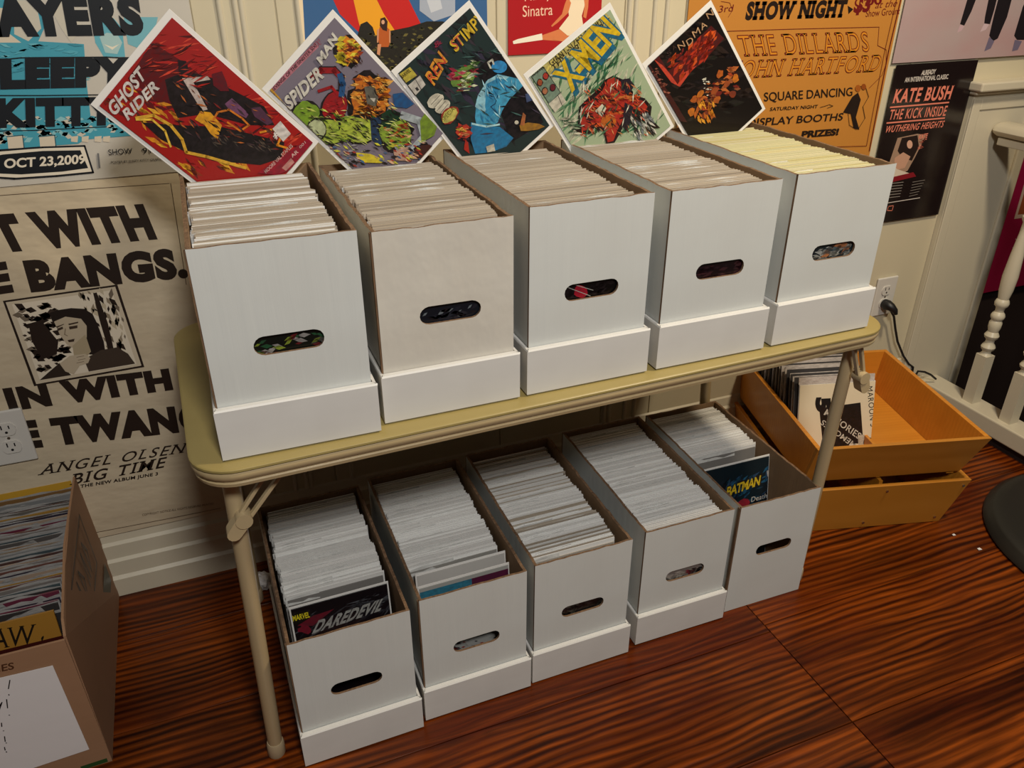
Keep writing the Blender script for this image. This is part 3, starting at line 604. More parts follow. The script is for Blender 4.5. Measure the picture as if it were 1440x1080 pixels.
def lid(x, y, z, rz, Wd, label, hl=.077):
    """the box's lid turned over to make a tray; walls are rolled double"""
    r = empty('box_lid', (x, y, z), R(rz)); tag(r, label, 'lid', None)
    X0, X1, Y0, Y1 = -.0062, Wd+.0062, -.0105, LBX+.0095; tx, ty = .0048, .0092
    b = MB(); b.box(X0+.003, Y0+.003, .0002, X1-.003, Y1-.003, .0028); b.build('tray_bottom', LIDM, r)
    c = .0022
    def wall_(p0, p1, q1, q0, name):       # outer p0-p1, inner q0-q1, chamfered top outer edge
        b = MB(); n = (Vector(q0)-Vector(p0)).normalized()*c
        ring = lambda P, Q: [Vector((*P, .003)), Vector((*P, hl-c)), Vector((*P, hl))+Vector((n.x, n.y, 0)), Vector((*Q, hl)), Vector((*Q, .003))]
        a, d = ring(p0, q0), ring(p1, q1); b.add(a+d, [(i, (i+1) % 5, 5+(i+1) % 5, 5+i) for i in range(5)]+[(4, 3, 2, 1, 0), (5, 6, 7, 8, 9)]); b.build(name, LIDM, r)
    wall_((X0, Y0), (X1, Y0), (X1-tx, Y0+ty), (X0+tx, Y0+ty), 'front_flap'); wall_((X1, Y1), (X0, Y1), (X0+tx, Y1-ty), (X1-tx, Y1-ty), 'back_flap')
    wall_((X0, Y1), (X0, Y0), (X0+tx, Y0+ty), (X0+tx, Y1-ty), 'side_flap'); wall_((X1, Y0), (X1, Y1), (X1-tx, Y1-ty), (X1-tx, Y0+ty), 'side_flap')
    return r
def comic_data(seed, B, Pg, lip=.5):
    rnd = random.Random(seed); b = MB(); w = .1735+rnd.uniform(-.001, .001); h = .2635; t = .0040
    # backing board stands a little proud of the page block; the clear bag's folded lip rises over the left part
    b.box(-w/2, t*.55, 0, w/2, t, h+rnd.uniform(.0005, .0022), 0)
    b.box(-w/2+.002, 0, 0, w/2-.002, t*.55, h-rnd.uniform(.003, .008), 1)
    f0 = -w/2-rnd.uniform(.0015, .0035)
    xs_ = [f0+(w+.004)*i/6 for i in range(7)]; zt = [h+rnd.uniform(-.0005, .0035) for _ in xs_]; zt[0] -= .004; zt[-1] -= .003
    vs = []
    for x_, z_ in zip(xs_, zt): vs += [(x_, -.0001+rnd.uniform(-.0003, .0001), h-.016), (x_, .0003+rnd.uniform(-.0003, .0004), z_)]
    if rnd.random() < lip: b.add(vs[:2*(3+int(rnd.random()*4))], [], 2); k_ = (len(b.v)-16)//2; b.f += [[16+2*i, 18+2*i, 19+2*i, 17+2*i] for i in range(k_-1)]; b.m += [2]*(k_-1); b.c += [None]*(k_-1)
    return b
def variants(B, Pg, seed, lip=.5):
    out = []
    for i in range(9):
        o = comic_data(seed+i, B, Pg, lip).build('bagged_comic', [B[i % 3], Pg[(i*2) % 3], BAG], None, fix=False); me = o.data; bpy.data.objects.remove(o); out.append(me)
    return out
VW = variants(BOARDS, PAGES, 10); VC = variants(BOARDC, PAGESC, 40, .15); VY = variants(BOARDY, PAGESY, 70, .1)
WHERE_ = {}
def fill(box, Wd, n0, n1, count, V, label, group, lean0=0, lean1=0, single=True, zo=.0045, seed=0, xo=0.0):
    """comics filed front to back; returns mesh pieces when they are to be joined"""
    rnd = random.Random(100+seed); Mb = Matrix.Translation(box.location) @ Matrix.Rotation(box.rotation_euler.z, 4, 'Z'); parts = []
    for i in range(count):
        s = i/(count-1); y = n0+(n1-n0)*s; ln = lean0+(lean1-lean0)*s+rnd.uniform(-.25, .25)
        x = Wd/2+xo+rnd.gauss(0, .0011)+(.002 if (i//9) % 2 else -.001)
        M = Mb @ Matrix.Translation((x, y, zo+rnd.uniform(0, .0022))) @ Matrix.Rotation(R(-ln), 4, 'X') @ Matrix.Rotation(R(rnd.uniform(-.25, .25)), 4, 'Z')
        me = rnd.choice(V)
        if single:
            o = bpy.data.objects.new('bagged_comic', me); COL.objects.link(o); o.matrix_world = M; tag(o, label, 'comic', group)
        else: parts.append((me, M))
    return parts
U = [(-.0014, .002, -.80, .2003, .2907), (.2203, .015, .0, .1948, .2806), (.4394, .016, .31, .1955, .2888), (.6642, .017, -.05, .1955, .2873), (.8899, .019, .30, .1967, .2902)]
NMU = ['leftmost box on the table', 'second box from left on the table', 'middle box on the table', 'fourth box from left on the table', 'rightmost box on the table']
NML = ['leftmost box on the floor', 'second box from left on the floor', 'middle box on the floor', 'fourth box from left on the floor', 'rightmost box on the floor']
UL = ['white cardboard comic box, leftmost of the five on the table, holding the red cover comic', 'slightly yellowed creased comic box, second from the left on the table', 'white cardboard comic box in the middle of the table row', 'white cardboard comic box, fourth from the left on the table', 'white cardboard comic box, rightmost on the table, filled with yellowish comics']
LL = ['white comic box on the floor nearest the left table leg', 'white comic box on the floor, second from the left, with two loose comics in front', 'white comic box in the middle of the floor row', 'tightly filled white comic box on the floor, fourth from the left', 'half empty white comic box without a lid, rightmost on the floor']
ubox, lbox = [], []
for i, (x, y, rz, wd, H) in enumerate(U):
    ubox.append(comic_box(x, y, TZ+.003, rz, wd, H-.003, UL[i], m=WHITE2 if i == 1 else WHITE, seed=i, wear=.0012 if i in (0, 1) else 0, seam=i < 2))
    lid(x, y, TZ+.0004, rz, wd, 'white upturned box lid under the '+NMU[i])
Lw = [(.028, .021, .55, .2027, .2842), (.2504, .034, .30, .1987, .2876), (.4671, .040, .07, .1989, .2884), (.7008, .051, -.53, .1993, .2851), (.9197, .053, -.73, .1953, .2796)]
for i, (x, y, rz, wd, H) in enumerate(Lw):
    zb = .003 if i < 4 else .0004
    lbox.append(comic_box(x, y, zb, rz, wd, H-zb, LL[i], m=WHITE, seed=20+i, wear=.0012 if i in (0, 2) else .0003, seam=i in (0, 1, 4)))
    if i < 4: lid(x, y, .0004, rz, wd, 'white upturned box lid under the '+NML[i])
def glab(i, where): return 'white bagged comic filed upright in the '+where
fill(lbox[0], .2027, .104, .372, 50, VW, glab(0, NML[0]), 'comics filed in the '+NML[0], 3, -.5, seed=1)
fill(lbox[1], .1987, .080, .372, 55, VW, glab(1, NML[1]), 'comics filed in the '+NML[1], 4, -.5, seed=2, xo=-.004)
fill(lbox[2], .1989, .022, .372, 66, VW[:5]+VC[:3]+VW[5:], glab(2, NML[2]), 'comics filed in the '+NML[2], 2, -1, seed=3, xo=-.004)
fill(lbox[3], .1993, .016, .372, 70, VW, glab(3, NML[3]), 'comics filed in the '+NML[3], 0, 0, seed=4, xo=-.002)
fill(lbox[4], .1953, .170, .372, 38, VW, glab(4, NML[4]), 'comics filed in the '+NML[4], 6, -.5, seed=5, xo=-.002)
# the comics of the upper boxes show smaller: joined into one
pcs = []
pcs += fill(ubox[0], .2003, .020, .352, 78, VC[:7]+VW[:2], '', '', 0, -1, False, zo=.012, seed=6, xo=-.004)
pcs += fill(ubox[1], .1948, .018, .350, 78, VC, '', '', 1, -1, False, zo=.008, seed=7)
pcs += fill(ubox[2], .1955, .018, .350, 78, VC, '', '', 1, -1, False, zo=.012, seed=8, xo=-.004)
pcs += fill(ubox[3], .1955, .018, .350, 78, VC, '', '', 1, -1, False, zo=.012, seed=9, xo=-.004)
pcs += fill(ubox[4], .1967, .018, .350, 78, VY, '', '', 1, -1, False, zo=.014, seed=10, xo=-.004)
allm = []
import numpy as np
AV, AF, AM = [], [], []; nv = 0
for me, M in pcs:
    a = np.empty(len(me.vertices)*3, dtype=np.float32); me.vertices.foreach_get('co', a); a = a.reshape(-1, 3); m3 = np.array(M)
    AV.append(a @ m3[:3, :3].T+m3[:3, 3]); idx = []
    for q in me.materials:
        if q not in allm: allm.append(q)
        idx.append(allm.index(q))
    for p in me.polygons: AF.append([nv+v for v in p.vertices]); AM.append(idx[p.material_index])
    nv += len(a)
me = bpy.data.meshes.new('bagged_comics'); me.from_pydata(np.concatenate(AV).tolist(), [], AF)
for q in allm: me.materials.append(q)
me.polygons.foreach_set('material_index', AM)
o = bpy.data.objects.new('bagged_comics', me); COL.objects.link(o); tag(o, 'tightly filed bagged comics filling the five boxes on the table', 'comics', 'comics filed in the boxes on the table', 'stuff')

# ------------------------------------------------------------------ comics with a visible cover
def cover_comic(name, M, w, h, label, cov, t=.0042, bord=.006, board=(.74, .72, .69, 1), gain=1.5, cat='comic'):
    """M: lower left corner of the bagged comic, local x right, z up, -y towards the reader"""
    r = empty(name, M=M); tag(r, label, cat)
    b = MB(); b.box(0, .0002, 0, w, .0016, h); bevel(b.build('backing_board', mat('board', board, .35, coat=.3), r), .0004)
    b = MB(); b.box(bord, -.0020, bord, w-bord, .0001, h-bord*1.35); o = b.build('cover', mat('cover_stock', hexc(cov, gain), .3, coat=.4, bump=((9, 9, 9), .1, .004)), r)
    k = Ink(M, gain); k.k = 1; k.M = M; k.off = .0020
    k.P = M @ Vector((0, -.0021, 0)); k.clip = (bord, bord, w-bord, h-bord*1.35)
    return r, k
def inkbuild(k, name, r, m=PRINTG):
    k.mb.v = [(x, y-.0021, z) for x, y, z in k.mb.v]; return k.build(name, r, m)
def diamond(i, top, left, right, label, cov, yb, gain=1.12, bord=.007):
    # measured in the photograph: top, left and right corners of the leaning bag
    lean = R(4); N = Vector((0, -math.cos(lean), math.sin(lean))); P = Vector((0, yb, 1.0))
    A, B, C = (at(u, v, P, N) for u, v in (top, left, right))
    ex = (A-B); ez = ex.cross(N) if False else N.cross(ex)
    ex.normalize(); ez.normalize()
    # local: x from left corner to top corner (reading direction), z towards upper left
    w = (A-B).length; h = (A-C).length
    ez = ex.cross(N)*-1
    if ez.dot(Vector((-1, 0, 1))) < 0: ez = -ez
    O = A-ex*w-ez*h
    M = frame(O, ex, ez)
    return cover_comic('display_comic', M, w, h, label, cov, gain=gain, bord=bord)
def clipq(k, w=.178, h=.268, m=.008):
    return None
YB = .364
FL = ['d9a028', 'e8c040', 'c8701c', 'e0902a', '8a2010']
# 1: red cover
r, k = diamond(0, (238, 12), (127, 147), (448, 200), 'tilted red cover comic with dark car and flames in the leftmost box on the table', '8e1512', YB)
k.poly([(180, 110), (215, 60), (262, 90), (300, 120), (250, 150), (214, 160)], '5a0a0c'); k.speckle([(240, 26), (430, 190), (400, 225), (190, 70)], 60, ['b02018', '6e0e0e', 'c8402a', '4a080a'], 14, 3, 9, -.4)
k.speckle([(146, 140), (200, 120), (360, 236), (270, 244)], 90, ['c8801c', '8a3010', 'a01414', 'd9a028', '5c1810'], 9, 4, 4, .6)
k.poly([(232, 112), (262, 100), (300, 110), (322, 124), (372, 150), (386, 176), (350, 176), (290, 160), (250, 166), (238, 140)], '17100f'); k.poly([(256, 110), (292, 107), (296, 112), (272, 116), (292, 154), (284, 156)], 'b8a8a0')
k.poly([(200, 172), (250, 176), (310, 178), (360, 190), (400, 200), (396, 222), (366, 232), (300, 226), (258, 212), (226, 196)], '14100f'); k.speckle([(290, 178), (390, 200), (388, 218), (300, 204)], 60, ['3a3430', '55483c', '14100f'], 5, 6, 6, .5)
k.poly([(316, 146), (326, 138), (350, 160), (346, 166), (322, 154)], '6a4260'); k.poly([(352, 152), (366, 150), (384, 172), (376, 176), (358, 164)], '4c2c40')
k.poly([(298, 104), (312, 100), (318, 114), (322, 128), (310, 128), (300, 120)], '5c1018'); k.poly([(250, 84), (262, 86), (266, 100), (252, 104)], '1c0e10')
k.line([(192, 166), (216, 162), (240, 176), (256, 196), (262, 214), (290, 220), (345, 236)], .0045, 'd0a030'); k.line([(192, 168), (214, 168), (232, 184), (240, 206)], .003, 'e0b840')
k.poly([(274, 168), (282, 156), (296, 158), (312, 176), (306, 196), (296, 188), (288, 176)], 'd0921f'); k.line([(300, 168), (306, 158), (322, 154), (340, 166), (350, 176), (338, 184), (320, 172)], .0028, 'c8701c'); k.line([(366, 186), (384, 182), (396, 190), (390, 204), (404, 208)], .0032, 'd9881c')
k.speckle([(246, 112), (380, 160), (390, 210), (250, 190)], 90, ['2c1a16', '0c0808', '5c3020', 'b0602a', '3c2c30', '7c2018'], 6, 21, 6, .5); k.speckle([(230, 40), (300, 90), (280, 130), (200, 90)], 40, ['c04028', '701010', 'a02018', '4a0a0a'], 10, 22, 9, -.2)
k.text('GHOST', (161, 165), (206, 109), (150, 148), 'c9c2bd', .035, space=1.05); k.text('RIDER', (180, 170), (225, 124), (172, 156), 'c9c2bd', .035, space=1.05); k.text('ALL NEW', (149, 148), (156, 140), (145, 145), '3a1010', 0)
k.text('#', (388, 197), (396, 188), (382, 190), 'c9c2bd', .04); k.text('1', (398, 199), (409, 188), (383, 181), 'c9c2bd', .06); k.poly([(362, 243), (440, 190), (445, 200), (408, 238), (390, 246)], '8c1428')
k.text('MOORE VAL STAPLES', (374, 244), (412, 206), (371, 240), 'c9a8a0', .01); k.poly([(396, 236), (409, 222), (414, 228), (402, 240)], 'b88078'); k.text('AR', (411, 222), (420, 214), (408, 218), 'c9a8a0', .02); k.text('001', (422, 209), (430, 201), (420, 206), 'c9a8a0', 0)
inkbuild(k, 'cover_print', r)
# 2: grey cover
r, k = diamond(1, (468, 13), (368, 125), (628, 190), 'tilted grey cover comic with crowded green, orange and red shapes in the second table box', '6a626e', YB+.004)
def bo(u, v, a, c, col, rot=0, jag=.12, n=18): k.blob(u, v, a*1.10, c*1.10, '14100e', n, jag, rot); k.blob(u, v, a, c, col, n, jag, rot)
k.text('REVENGE OF THE SINISTER SIX!', (384, 131), (452, 62), (380, 123), '8e2a38', .0) ; k.poly([(383, 132), (448, 66), (444, 60), (378, 124)], 'a86a76'); k.text('REVENGE OF THE SINISTER SIX!', (384, 129.5), (446, 65), (381, 125.5), '2a0c10', .02)
k.poly([(376, 124), (380, 122), (406, 152), (396, 156)], 'b98a2c'); k.text('MARVEL', (392, 148), (382, 132), (394, 145), '7a1414', .02); k.poly([(394, 140), (402, 147), (408, 158), (402, 160), (396, 152)], 'b5b0a8')
bo(490, 72, 17, 20, 'c8781c', .2, .22, 22); k.speckle([(476, 60), (500, 55), (508, 85), (480, 92)], 40, ['8a3014', 'e0a028', 'd4c43c', '5c1c0c'], 5, 3, 2); k.speckle([(472, 64), (480, 52), (486, 92), (478, 90)], 16, ['c8b62c'], 6, 13, 2)
bo(520, 140, 28, 34, 'b5641a', .1, .2, 26); k.speckle([(496, 112), (545, 108), (545, 165), (500, 165)], 90, ['7a3410', 'd08a2c', '3a1a0c', 'c8781c', 'e0a850'], 7, 5, 3)
k.poly([(512, 122), (526, 120), (532, 138), (528, 150), (516, 146)], '5c5a50'); k.poly([(520, 138), (528, 138), (526, 144)], 'b9b4a8')
bo(470, 150, 17, 22, '8c1418', .3, .05); k.line([(440, 108), (452, 98), (470, 98), (480, 108), (480, 126)], .010, '14100e'); k.line([(440, 108), (452, 99), (470, 99), (479, 108)], .0085, '8c1418'); k.line([(478, 106), (482, 118), (480, 134)], .009, '1f4a78')
k.line([(448, 128), (466, 122), (474, 132)], .0045, '8c1418'); k.speckle([(458, 136), (482, 136), (482, 166), (462, 168)], 26, ['6e0e12', 'a8282a'], 4, 6, 5)
k.poly([(552, 132), (566, 130), (582, 146), (572, 152), (554, 150)], '1f4a78'); bo(430, 160, 19, 17, '6d8c26', .3, .1)
bo(465, 184, 26, 17, '93a53a', .1, .1); bo(504, 182, 27, 18, '9fae3c', .1, .1); bo(445, 182, 13, 14, 'a8b088', 0, .05); k.speckle([(425, 150), (530, 165), (530, 195), (440, 205)], 60, ['56701c', 'b9c25a', '2c3c10', '7c9430'], 7, 8, 5, .3)
k.poly([(520, 166), (534, 164), (544, 186), (536, 206), (522, 196)], '1c3450'); bo(556, 186, 22, 24, '7c9430', .2, .12); k.poly([(536, 176), (536, 160), (548, 153), (562, 158), (566, 168), (552, 172), (546, 182)], '10301c'); k.line([(566, 162), (590, 170), (596, 192), (582, 208)], .012, '9aa3a8')
k.speckle([(540, 176), (575, 172), (575, 206), (545, 206)], 40, ['b05c20', '4c5c18', 'c8a070', '8a3c18'], 4, 9, 3); bo(596, 214, 14, 12, '3a1a12', 0, .15); k.poly([(602, 150), (616, 172), (610, 190), (592, 200), (590, 170)], '6b8428'); k.poly([(500, 214), (520, 216), (540, 224), (536, 229), (512, 228), (502, 222)], 'c8b62c')
k.poly([(464, 212), (474, 214), (482, 224), (484, 234), (474, 234)], '9c2418'); k.poly([(552, 212), (572, 206), (580, 218), (572, 226), (556, 225)], 'b5907c'); k.speckle([(448, 200), (470, 215), (470, 234), (448, 236)], 18, ['3a343c', '524a56'], 4, 11, 4)
k.speckle([(420, 150), (560, 150), (600, 205), (450, 222)], 260, ['14100e', '1c1814', '0c0a0a', 'c8cc80'], 4, 31, 7, .4); k.speckle([(480, 60), (540, 110), (560, 170), (470, 170)], 110, ['14100e', '3a1408', 'e8b050'], 3.5, 32, 6, .8); k.speckle([(430, 205), (600, 200), (590, 226), (450, 238)], 110, ['14100e', '8c8890', 'c8c43c', '9c3424', '3c5c80', 'c8a080'], 4, 33, 3, .3)
k.text('THE AMAZING', (404, 140), (420, 126), (400, 135), '20181c', 0)
k.text('SPIDER', (407, 156), (456, 108), (398, 138), 'c4c0b6', .04, space=1.08); k.text('MAN', (452, 92), (475, 55), (444, 82), 'c4c0b6', .045, space=1.08)
inkbuild(k, 'cover_print', r)
# 3: dark green cover
r, k = diamond(2, (660, 0), (550, 100), (778, 178), 'tilted dark green cover comic with a big blue shape in the middle table box', '1d2a2a', YB+.002)
k.speckle([(648, 14), (764, 176), (660, 212), (566, 100)], 120, ['243838', '141c1c', '2e2a3c', '1a2424', '322c34'], 13, 3, 4, .7); k.poly([(668, 100), (700, 70), (740, 110), (764, 172), (720, 200), (700, 150)], '0c0d10')
k.poly([(668, 166), (670, 140), (684, 114), (700, 104), (734, 112), (736, 120), (716, 140), (706, 156), (700, 172), (690, 178), (670, 176)], '3c8cb0'); k.poly([(668, 150), (672, 134), (686, 112), (700, 105), (716, 108), (704, 118), (690, 134), (682, 160)], '85b4c4'); k.poly([(684, 118), (700, 110), (712, 112), (700, 130), (694, 160), (686, 168), (682, 150)], '2c7ca6')
k.poly([(662, 172), (672, 174), (690, 178), (702, 178), (722, 194), (712, 206), (690, 214), (668, 216), (662, 196)], '1f6c98'); k.line([(664, 174), (684, 178), (702, 175)], .003, '9cc4cc'); k.line([(700, 134), (696, 146), (690, 150), (700, 160)], .0015, '123c58')
k.blob(702, 94, 11, 9, '2c7cb4', 14); k.line([(690, 96), (686, 88), (692, 84), (694, 90)], .003, 'b5b5a8')
k.blob(652, 108, 16, 22, '5c7c34', 18, .25, .7); k.speckle([(640, 96), (668, 84), (670, 120), (645, 128)], 40, ['a0b060', '4c6c30', 'b9c0a0', '8c2434', '2e4a20'], 6, 5, 3); k.speckle([(630, 100), (655, 92), (650, 112), (634, 112)], 16, ['8c1c34', 'a84050'], 5, 15, 2.5)
k.speckle([(600, 70), (740, 60), (760, 170), (660, 200)], 60, ['3c5c58', '0c1214', '3a3444', '243c34'], 7, 37, 9, .2); k.speckle([(672, 110), (730, 108), (700, 170), (675, 175)], 30, ['5ca0c0', '2470a0', '9cc8d4'], 6, 38, 7, 1.2)
k.blob(652, 184, 11, 9, 'a83424', 14, .3, .6); k.speckle([(642, 176), (662, 176), (662, 198), (646, 198)], 26, ['c8a040', '8c1c18', 'c87c50', '3a1010'], 4, 7, 2.5); k.poly([(654, 196), (658, 200), (660, 216), (652, 210)], '9c2418')
k.poly([(730, 176), (742, 172), (758, 174), (766, 178), (756, 182), (742, 184), (732, 184)], '8c6424'); k.poly([(731, 176), (735, 158), (739, 162), (737, 176)], '9c5c34'); k.blob(726, 172, 3, 3, 'b5b0a0', 8)
for (u, v, a, c) in ((612, 142, 13, 9), (622, 150, 12, 8)): k.blob(u, v, a, c, 'b9b4a4', 18, .06, -.7)
for q in range(4): k.line([(606+q*4, 147+q*4.5), (618+q*4, 134+q*4)], .0008, '3a3a34', step=False)
k.blob(632, 162, 15, 10, '8c2c20', 18, .1, -.8); k.blob(632, 162, 13, 8, 'b5ac58', 18, .08, -.8); k.text('SPECIAL', (624, 171), (642, 151), (620, 167), '4c5418', 0)
k.poly([(683, 206), (694, 202), (696, 212), (685, 214)], 'b9b4a4'); k.poly([(738, 132), (748, 130), (750, 140), (740, 144)], '3c4c70'); k.line([(664, 40), (650, 50), (644, 42), (652, 34), (660, 44)], .0008, '3c5c58'); k.line([(690, 72), (702, 66), (706, 80), (716, 74)], .0008, '3c5c58')
k.poly([(558, 106), (576, 94), (586, 106), (568, 118)], 'a89a3c'); k.text('MARVEL', (564, 112), (578, 100), (561, 108), '3a2c14', .03); k.poly([(572, 121), (590, 106), (598, 119), (582, 136)], 'b5b0a8'); k.line([(584, 112), (592, 126)], .001, '2c2c2c'); k.text('1', (586, 128), (589, 126), (583, 124), '2c2c2c', .02)
k.text('REN', (610, 121), (629, 86), (597, 106), 'c8882c', .03); k.text('REN', (606, 117), (627, 88), (600, 108), 'b8402c', .0); k.text('STIMPY', (641, 74), (684, 29), (630, 60), 'c8a82c', .02, space=1.05); k.text('&', (612, 68), (622, 60), (608, 62), '7a2038', .02)
k.text('ST', (640, 70), (652, 60), (632, 58), 'b8503c', 0)
inkbuild(k, 'cover_print', r)
# 4: pale green cover
r, k = diamond(3, (858, 3), (736, 105), (948, 178), 'tilted pale green cover comic with big yellow letters in the fourth table box', '8e9c80', YB)
k.speckle([(852, 22), (938, 174), (806, 200), (750, 104)], 260, ['a8b096', '2f6444', '5c8460', 'b9b8a0', '44704c', 'c0bca8'], 12, 3, 8, -1.0)
k.poly([(748, 105), (852, 18), (862, 30), (758, 118)], 'a89c58'); k.speckle([(752, 104), (850, 22), (858, 30), (760, 114)], 60, ['d0c060', '6c6430', 'b9b070'], 5, 4, 5, -1.0)
k.text('GIANT-SIZED ANNUAL', (776, 94), (857, 26), (770, 86), '14120e', .01, space=1.1); k.text('THE UNCANNY', (778, 99), (852, 36), (775, 93), '14120e', .01, space=1.1)
k.text('X-MEN', (808, 138), (879, 52), (776, 108), '1c5c78', .07, space=.95); k.text('X-MEN', (804, 131), (875, 46), (774, 104), '1c5c78', .06, space=.95); k.text('X-MEN', (804, 131), (873, 47), (775, 105), 'c8a81c', .03, space=.95)
k.poly([(746, 106), (764, 94), (788, 130), (772, 146)], '6c8070'); k.line([(746, 106), (764, 94), (788, 130), (772, 146)], .001, '1c241c', closed=True); k.text('MARVEL', (749, 108), (766, 95), (747, 105), '14120e', .03)
for (u, v, c_) in ((759, 116, '8a4428'), (767, 107, '9c3428'), (766, 128, 'a06848'), (777, 123, '5c1c24')): k.blob(u, v, 4.5, 5.5, '1c1410', 10, .1); k.blob(u, v, 3.6, 4.5, c_, 10, .1)
k.poly([(771, 146), (788, 131), (796, 143), (780, 158)], 'b5b0a0'); k.line([(784, 134), (790, 148)], .001, '1c1c1c')
CR = ['8c1c18', 'a8281c', '6c1414', 'b8481c']
k.poly([(812, 176), (814, 150), (826, 138), (842, 124), (850, 112), (862, 106), (876, 112), (884, 122), (892, 134), (906, 138), (916, 150), (914, 166), (928, 180), (918, 180), (900, 168), (888, 160), (878, 172), (872, 186), (864, 200), (852, 202), (848, 184), (836, 178), (830, 188), (818, 188), (804, 182)], '1a0e0c')
k.poly([(816, 172), (818, 152), (830, 142), (846, 128), (854, 112), (862, 108), (874, 116), (882, 128), (892, 138), (904, 142), (910, 150), (904, 162), (890, 154), (876, 168), (868, 182), (862, 198), (854, 200), (850, 182), (838, 172), (828, 182), (818, 184)], '9c2a1c')
k.speckle([(818, 140), (895, 125), (900, 160), (830, 180)], 110, CR+['3a1410', 'b0602c', '241010'], 6, 5, 3); k.blob(856, 172, 11, 9, 'b05a1c', 12, .2); k.poly([(872, 112), (884, 110), (892, 120), (882, 134), (874, 126)], '201c24'); k.poly([(878, 144), (890, 150), (886, 172), (880, 184), (874, 176)], '201c24'); k.poly([(836, 156), (846, 146), (852, 152), (846, 164)], 'b9b4a0')
k.speckle([(820, 120), (900, 115), (915, 190), (815, 195)], 160, ['1a0e0c', 'd05030', '5c1010', '180c0c', 'c08050'], 4, 35, 6, .9); k.speckle([(795, 125), (870, 75), (940, 170), (805, 195)], 60, ['2c4c34', '3c6c4c', 'd0ccb8'], 7, 36, 9, -1.1)
k.speckle([(886, 152), (915, 160), (920, 185), (890, 195)], 44, ['b5b4ac', '20201c', 'd0ccc0', '6c7478'], 7, 6, 4, 1.0); k.speckle([(790, 160), (820, 175), (815, 190), (795, 180)], 24, ['c0bca8', '3c5c44', '8c9c80'], 6, 7, 4)
inkbuild(k, 'cover_print', r)
# 5: black cover
r, k = diamond(4, (1000, 0), (903, 90), (1080, 150), 'tilted black cover comic with red and orange petals in the rightmost table box', '120d0c', YB)
k.speckle([(915, 80), (990, 20), (1064, 145), (972, 178)], 60, ['1c1410', '0c0a0a', '241a12', '1a1a14'], 12, 3, 3)
k.poly([(918, 82), (926, 78), (940, 100), (958, 84), (972, 64), (1000, 36), (1018, 54), (990, 86), (962, 108), (954, 122), (944, 112)], '4a1410'); k.poly([(920, 84), (932, 92), (944, 106), (953, 119), (962, 102), (980, 92), (972, 100), (956, 122), (944, 116)], 'b8402c')
k.speckle([(940, 84), (1000, 44), (1010, 62), (958, 112)], 70, ['a83018', 'c8501c', '6c1c14', '8a2418'], 7, 4, 3, -.9); k.speckle([(975, 130), (1030, 92), (1046, 120), (985, 158)], 55, ['6c2014', 'a04020', '8c5030', '3a1410', 'b0602c'], 5, 5, 2)
for i, (u, v) in enumerate(((976, 140), (986, 150), (972, 158), (992, 162), (1008, 140), (1022, 118), (1034, 110), (1030, 132), (1012, 104), (1004, 128), (984, 132))): k.blob(u, v, 4.5, 6, ['a0521c', '8c4420', 'b0641c', '70301c'][i % 4], 10, .25, .5)
k.speckle([(970, 140), (1005, 140), (1003, 176), (975, 176)], 26, ['c87c1c', 'a8581c', 'd8962c'], 5, 6, 2.5, 1.2); k.speckle([(988, 108), (998, 108), (1000, 136), (990, 136)], 12, ['c8c4b4'], 2.5, 7, 2)
k.poly([(904, 92), (910, 86), (944, 136), (966, 172), (954, 170), (930, 130)], '3c1812'); k.speckle([(914, 96), (922, 94), (946, 138), (938, 142)], 22, ['8c5444', '6c3c30'], 2.5, 9, 2)
for ch, u, v, s_ in (('S', 940, 76, 6), ('A', 947, 68, 6), ('N', 957, 66, 9), ('D', 969, 60, 9), ('M', 978, 48, 10), ('A', 988, 38, 9), ('N', 997, 22, 9)): k.text(ch, (u-s_*.2, v+s_*.55), (u+s_*.7, v-s_*.15), (u-s_*.6, v-s_*.3), 'b5906c' if s_ > 6 else '3c2c24', 0)
k.text('THE', (936, 70), (944, 62), (933, 66), '4c3c34', 0)
inkbuild(k, 'cover_print', r)

# front comics inside the boxes (seen over the rim or through the handle slots)
def front_comic(box, y, x, label, cov, lean=0, zo=.005, w=.174, h=.264, gain=1.2):
    Mb = Matrix.Translation(box.location) @ Matrix.Rotation(box.rotation_euler.z, 4, 'Z')
    M = Mb @ Matrix.Translation((x, y, zo)) @ Matrix.Rotation(R(-lean), 4, 'X')
    return cover_comic('bagged_comic', M, w, h, label, cov, gain=gain, bord=.003)
r, k = front_comic(lbox[0], .074, .016, 'black comic with slanted silver letters in front of the leftmost floor box', '120d10', 5, gain=1.4)
k.speckle([(412, 872), (548, 830), (552, 858), (418, 898)], 70, ['2c2c30', '0c0a0c', '44464a', '1c1c20'], 16, 3, 14, -.5); k.poly([(409, 862), (436, 857), (437, 872), (411, 878)], '14120c'); k.text('MARVEL', (412, 874), (436, 868), (411, 866), 'c8b820', .03)
k.poly([(418, 880), (440, 866), (470, 856), (440, 880)], '5c1420'); k.text('DAREDEVIL', (438, 892), (534, 859), (448, 872), '8c8c88', .04, space=1.08); k.blob(428, 884, 8, 7, '6c1424', 12, .35)
inkbuild(k, 'cover_print', r)
r, k = front_comic(lbox[4], .112, .014, 'black and blue comic with yellow letters leaning in the half empty floor box', '0f1a20', 10, gain=1.4)
k.speckle([(1010, 680), (1085, 656), (1086, 700), (1030, 712)], 60, ['1a4c68', '0c1c28', '123444', '0a0c10', '20405c'], 9, 3, 5, -.8)
